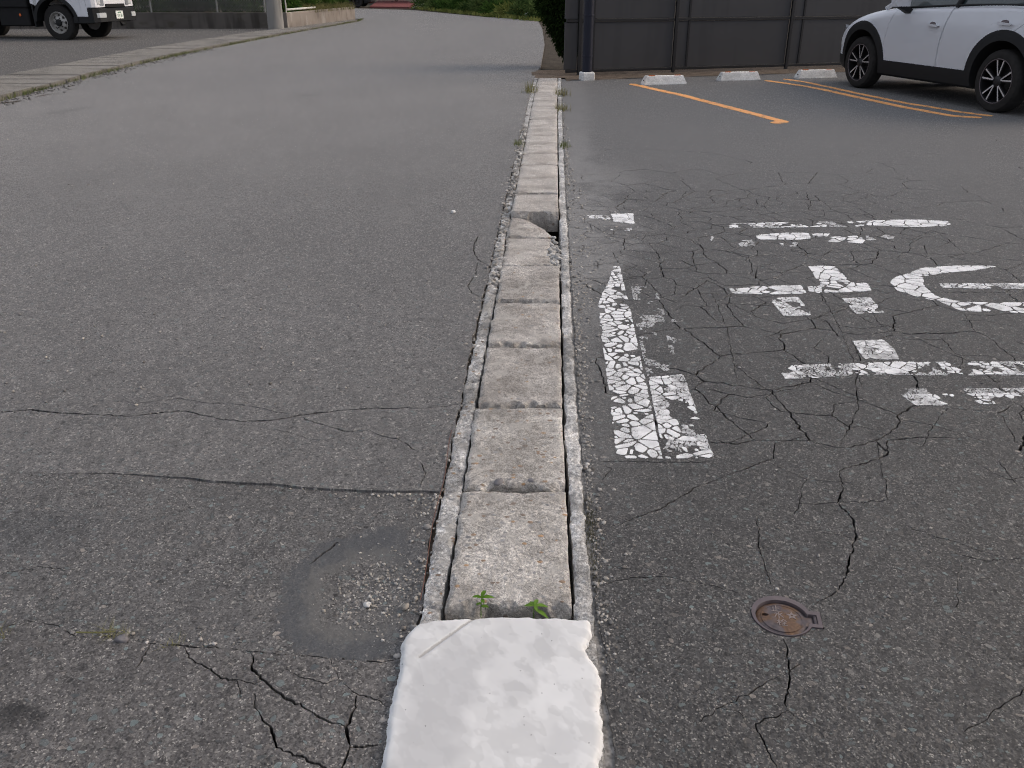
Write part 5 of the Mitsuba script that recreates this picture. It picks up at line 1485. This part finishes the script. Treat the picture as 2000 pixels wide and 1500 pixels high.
wk = thing('low_wall', 'low dark stained concrete wall under the chain-link fence', 'wall')
add('wall', hull([(-26, 31.72, -0.04), (-7.98, 31.72, -0.04), (-26, 31.72, 0.53), (-7.98, 31.72, 0.53), (-26, 31.92, -0.04), (-7.98, 31.92, -0.04), (-26, 31.92, 0.53), (-7.98, 31.92, 0.53), (-26, 31.735, 0.545), (-7.98, 31.735, 0.545), (-26, 31.9, 0.545), (-7.98, 31.9, 0.545)]), 'old_wall', wk)
pw = thing('planter_wall', 'pale stained concrete planter wall at the bend of the road', 'planter wall')
A, B = np.array([-7.68, 31.75]), np.array([-6.62, 39.3])
d = (B - A) / np.linalg.norm(B - A)
nn = np.array([-d[1], d[0]])
for a, b in ((A, B), (B, B + nn * 6.0)):
    e = (b - a) / np.linalg.norm(b - a)
    q = np.array([-e[1], e[0]]) * 0.16
    add('wall', hull([(*(p_ + o), z) for p_ in (a, b) for o in (q * 0, q) for z in (-0.04, 0.52)] + [(*(p_ + o), 0.535) for p_ in (a, b) for o in (q * 0.08, q * 0.92)]), 'planter', pw)
add('planter_soil', sheet(Polygon([tuple(A + nn * 0.1), tuple(B + nn * 0.1), tuple(B + nn * 6), (-16, 40.5), (-16, 32.0), (-7.9, 31.95)]).buffer(0), 1.0, lambda x, y: 0.44 + 0.06 * fb(x, y, 1, 3)), 'litter', smooth=True, kind='structure')

ck = thing('chain_link_fence', 'galvanised chain-link fence standing on the low wall', 'fence')
for px in (296, 425, 518, 150, 20):
    x = G(px, 24, 0.545)[0] * 31.82 / G(px, 24, 0.545)[1]
    add('post', tube([(x, 31.83, 0.50), (x, 31.83, 1.75)], 0.026, 8), 'galvanised', ck, smooth=True)
add('rail', tube([(-26, 31.83, 1.72), (-8.0, 31.83, 1.72)], 0.018, 6), 'galvanised', ck, smooth=True)
wires = []
for s in (-1, 1):
    for x0 in np.arange(-17, -6.0, 0.085):
        x1 = x0 + s * 1.15
        a, b = (x0, 0.57), (x1, 1.72)
        lo, hi = -16.0, -8.02
        ts = np.clip([(lo - a[0]) / (b[0] - a[0]), (hi - a[0]) / (b[0] - a[0])], 0, 1)
        t0, t1 = min(ts), max(ts)
        if t1 - t0 < 0.02:
            continue
        wires.append(tube([(a[0] + t * (b[0] - a[0]), 31.83 + 0.004 * s, a[1] + t * (b[1] - a[1])) for t in (t0, t1)], 0.0045, 3))
add('wire_mesh', cat(wires), 'galvanised', ck, kind='stuff')
for i in range(9):
    x = -17.5 + i * 1.05
    shrub('hedge_shrub', 'dark green hedge shrub behind the chain-link fence', (x, 33.0 + 0.2 * (i % 2), 1.25), (0.85, 0.75, 1.05), 2600, 0.13, 60 + i, 'leaf_hedge' if i % 3 else 'leaf_dark', 'hedge shrubs behind the chain-link fence')

up = thing('utility_pole', 'thick grey concrete utility pole at the corner of the wall', 'utility pole')
ub = G(540, 60)
add('shaft', moved(lathe([(0, -0.05), (0.262, -0.05), (0.258, 0.4), (0.25, 1.4), (0.20, 6.0), (0.17, 9.0), (0, 9.0)], 28), pose(ub[0], ub[1], 0, 0)), 'pole_concrete', up, smooth=40)
for z in (1.95, 2.02):
    add('band', moved(lathe([(0.249, z), (0.255, z + 0.005), (0.255, z + 0.035), (0.248, z + 0.04)], 28), pose(ub[0], ub[1], 0, 0)), 'galvanised', up)
gk = thing('guard_rail', 'low white pipe rail on the planter wall', 'rail')
add('pipe', tube([(-7.72, 32.0, 0.62), (-7.35, 34.9, 0.62)], 0.035, 8), 'rail_white', gk, smooth=True)
add('post', tube([(-7.74, 32.0, 0.45), (-7.74, 32.0, 1.5)], 0.022, 8), 'rail_white', gk, smooth=True)
for i in range(7):
    c = A + d * (1.6 + 0.95 * i) + nn * (0.75 + 0.2 * (i % 2))
    shrub('planter_shrub', 'leafy green shrub growing over the planter wall', (c[0], c[1], 1.0), (0.62, 0.62, 0.72), 1300, 0.16, 90 + i, 'leaf_bank' if i % 2 else 'leaf_hedge', 'green shrubs in the planter', thin=0.3)
ms = [blades(60, *(A + d * t + nn * 0.22), 0.14, 0.34, 0.02, int(t * 50), 0.9, 0.46) for t in np.arange(2.2, 7.6, 0.28)]
add('planter_grass', cat(ms), 'grass_dry', label='dry grass hanging over the planter wall', kind='stuff')

# ------------------------------------------------------------------ far end of the road
red = Polygon(GL([(722, 14.5), (800, 15.5), (812, 7), (790, 2), (738, 2.5)])).buffer(0)
add('red_paving', sheet(red, 5.0, flat(0.05), -0.04), 'red_paving', kind='structure', label='dull red paved entrance at the far bend, darkened for shade')
ek = Polygon(GL([(803, 17), (828, 14), (832, 8), (815, 8)])).buffer(0)
add('concrete_apron', sheet(ek, 5.0, flat(0.04), -0.04), 'concrete_grey', kind='structure')
bank_a, bank_b = G(812, 17), G(1052, 42)
rr = np.random.default_rng(5)
for row in range(3):
    n = 11 - row
    for i in range(n):
        t = (i + 0.5 * (row % 2) + rr.uniform(-0.2, 0.2)) / (n - 0.5)
        p = bank_a + (bank_b - bank_a) * t
        dv = np.array([0.55, 0.83])
        p = p + dv * (0.9 + 1.7 * row)
        h = (0.36, 0.8, 1.3)[row] * rr.uniform(0.75, 1.25)
        w = (0.75, 1.05, 1.3)[row] * rr.uniform(0.8, 1.2)
        mat = ['leaf_bank', 'leaf_bank', 'leaf_hedge', 'leaf_yellow'][rr.integers(4)] if row == 0 else ['leaf_bank', 'leaf_hedge', 'leaf_bank'][rr.integers(3)]
        shrub('weed_clump', 'green weedy clump on the bank at the far bend', (p[0], p[1], h * 0.8), (w, w * 0.8, h), 560, 0.34 if row else 0.26, 130 + row * 20 + i, mat, 'weedy clumps on the far bank', 'plant', 0.22, stem=False, droop=-0.2)
ms = [blades(26, *(bank_a + (bank_b - bank_a) * t + np.array([0.10, 0.16])), 0.25, 0.20, 0.05, int(t * 999), 0.9) for t in np.linspace(0, 1, 60)]
add('bank_grass', cat(ms), 'leaf_yellow', label='yellow-green grass edging the bank at the far bend', kind='stuff')
for px, h in ((992, 1.5), (1017, 1.2)):
    q = G(px, 24) if px > 1000 else G(px, 17)
    add('stake', tube([(q[0], q[1], -0.03), (q[0] + 0.02, q[1], h)], 0.035, 6), 'rail_white', smooth=True, label='pale thin stake among the weeds, the nearer to the dark bush' if px > 1000 else 'pale thin stake among the weeds, farther from the dark bush', cat='stake')
q = G(1036, 36)
m = trimesh.Trimesh(rock(np.random.default_rng(3), 0.55, 0.6), HULLF, process=False).subdivide_loop(1)
m.apply_translation([q[0], q[1] + 0.5, 0.14])
add('rock', m, 'concrete_white', smooth=True, label='pale rock among the weeds behind the dark bush', cat='rock')
for i, x in enumerate((-14, -9.5, -5, 0, 4.5, 9, 13)):
    shrub('far_tree', 'green tree beyond the far bank', (x, 72 + 5 * (i % 2), 4.2), (3.2, 3.0, 3.6), 3800, 0.45, 210 + i, 'leaf_hedge' if i % 2 else 'leaf_bank', 'trees beyond the far bank', 'tree', 0.45)
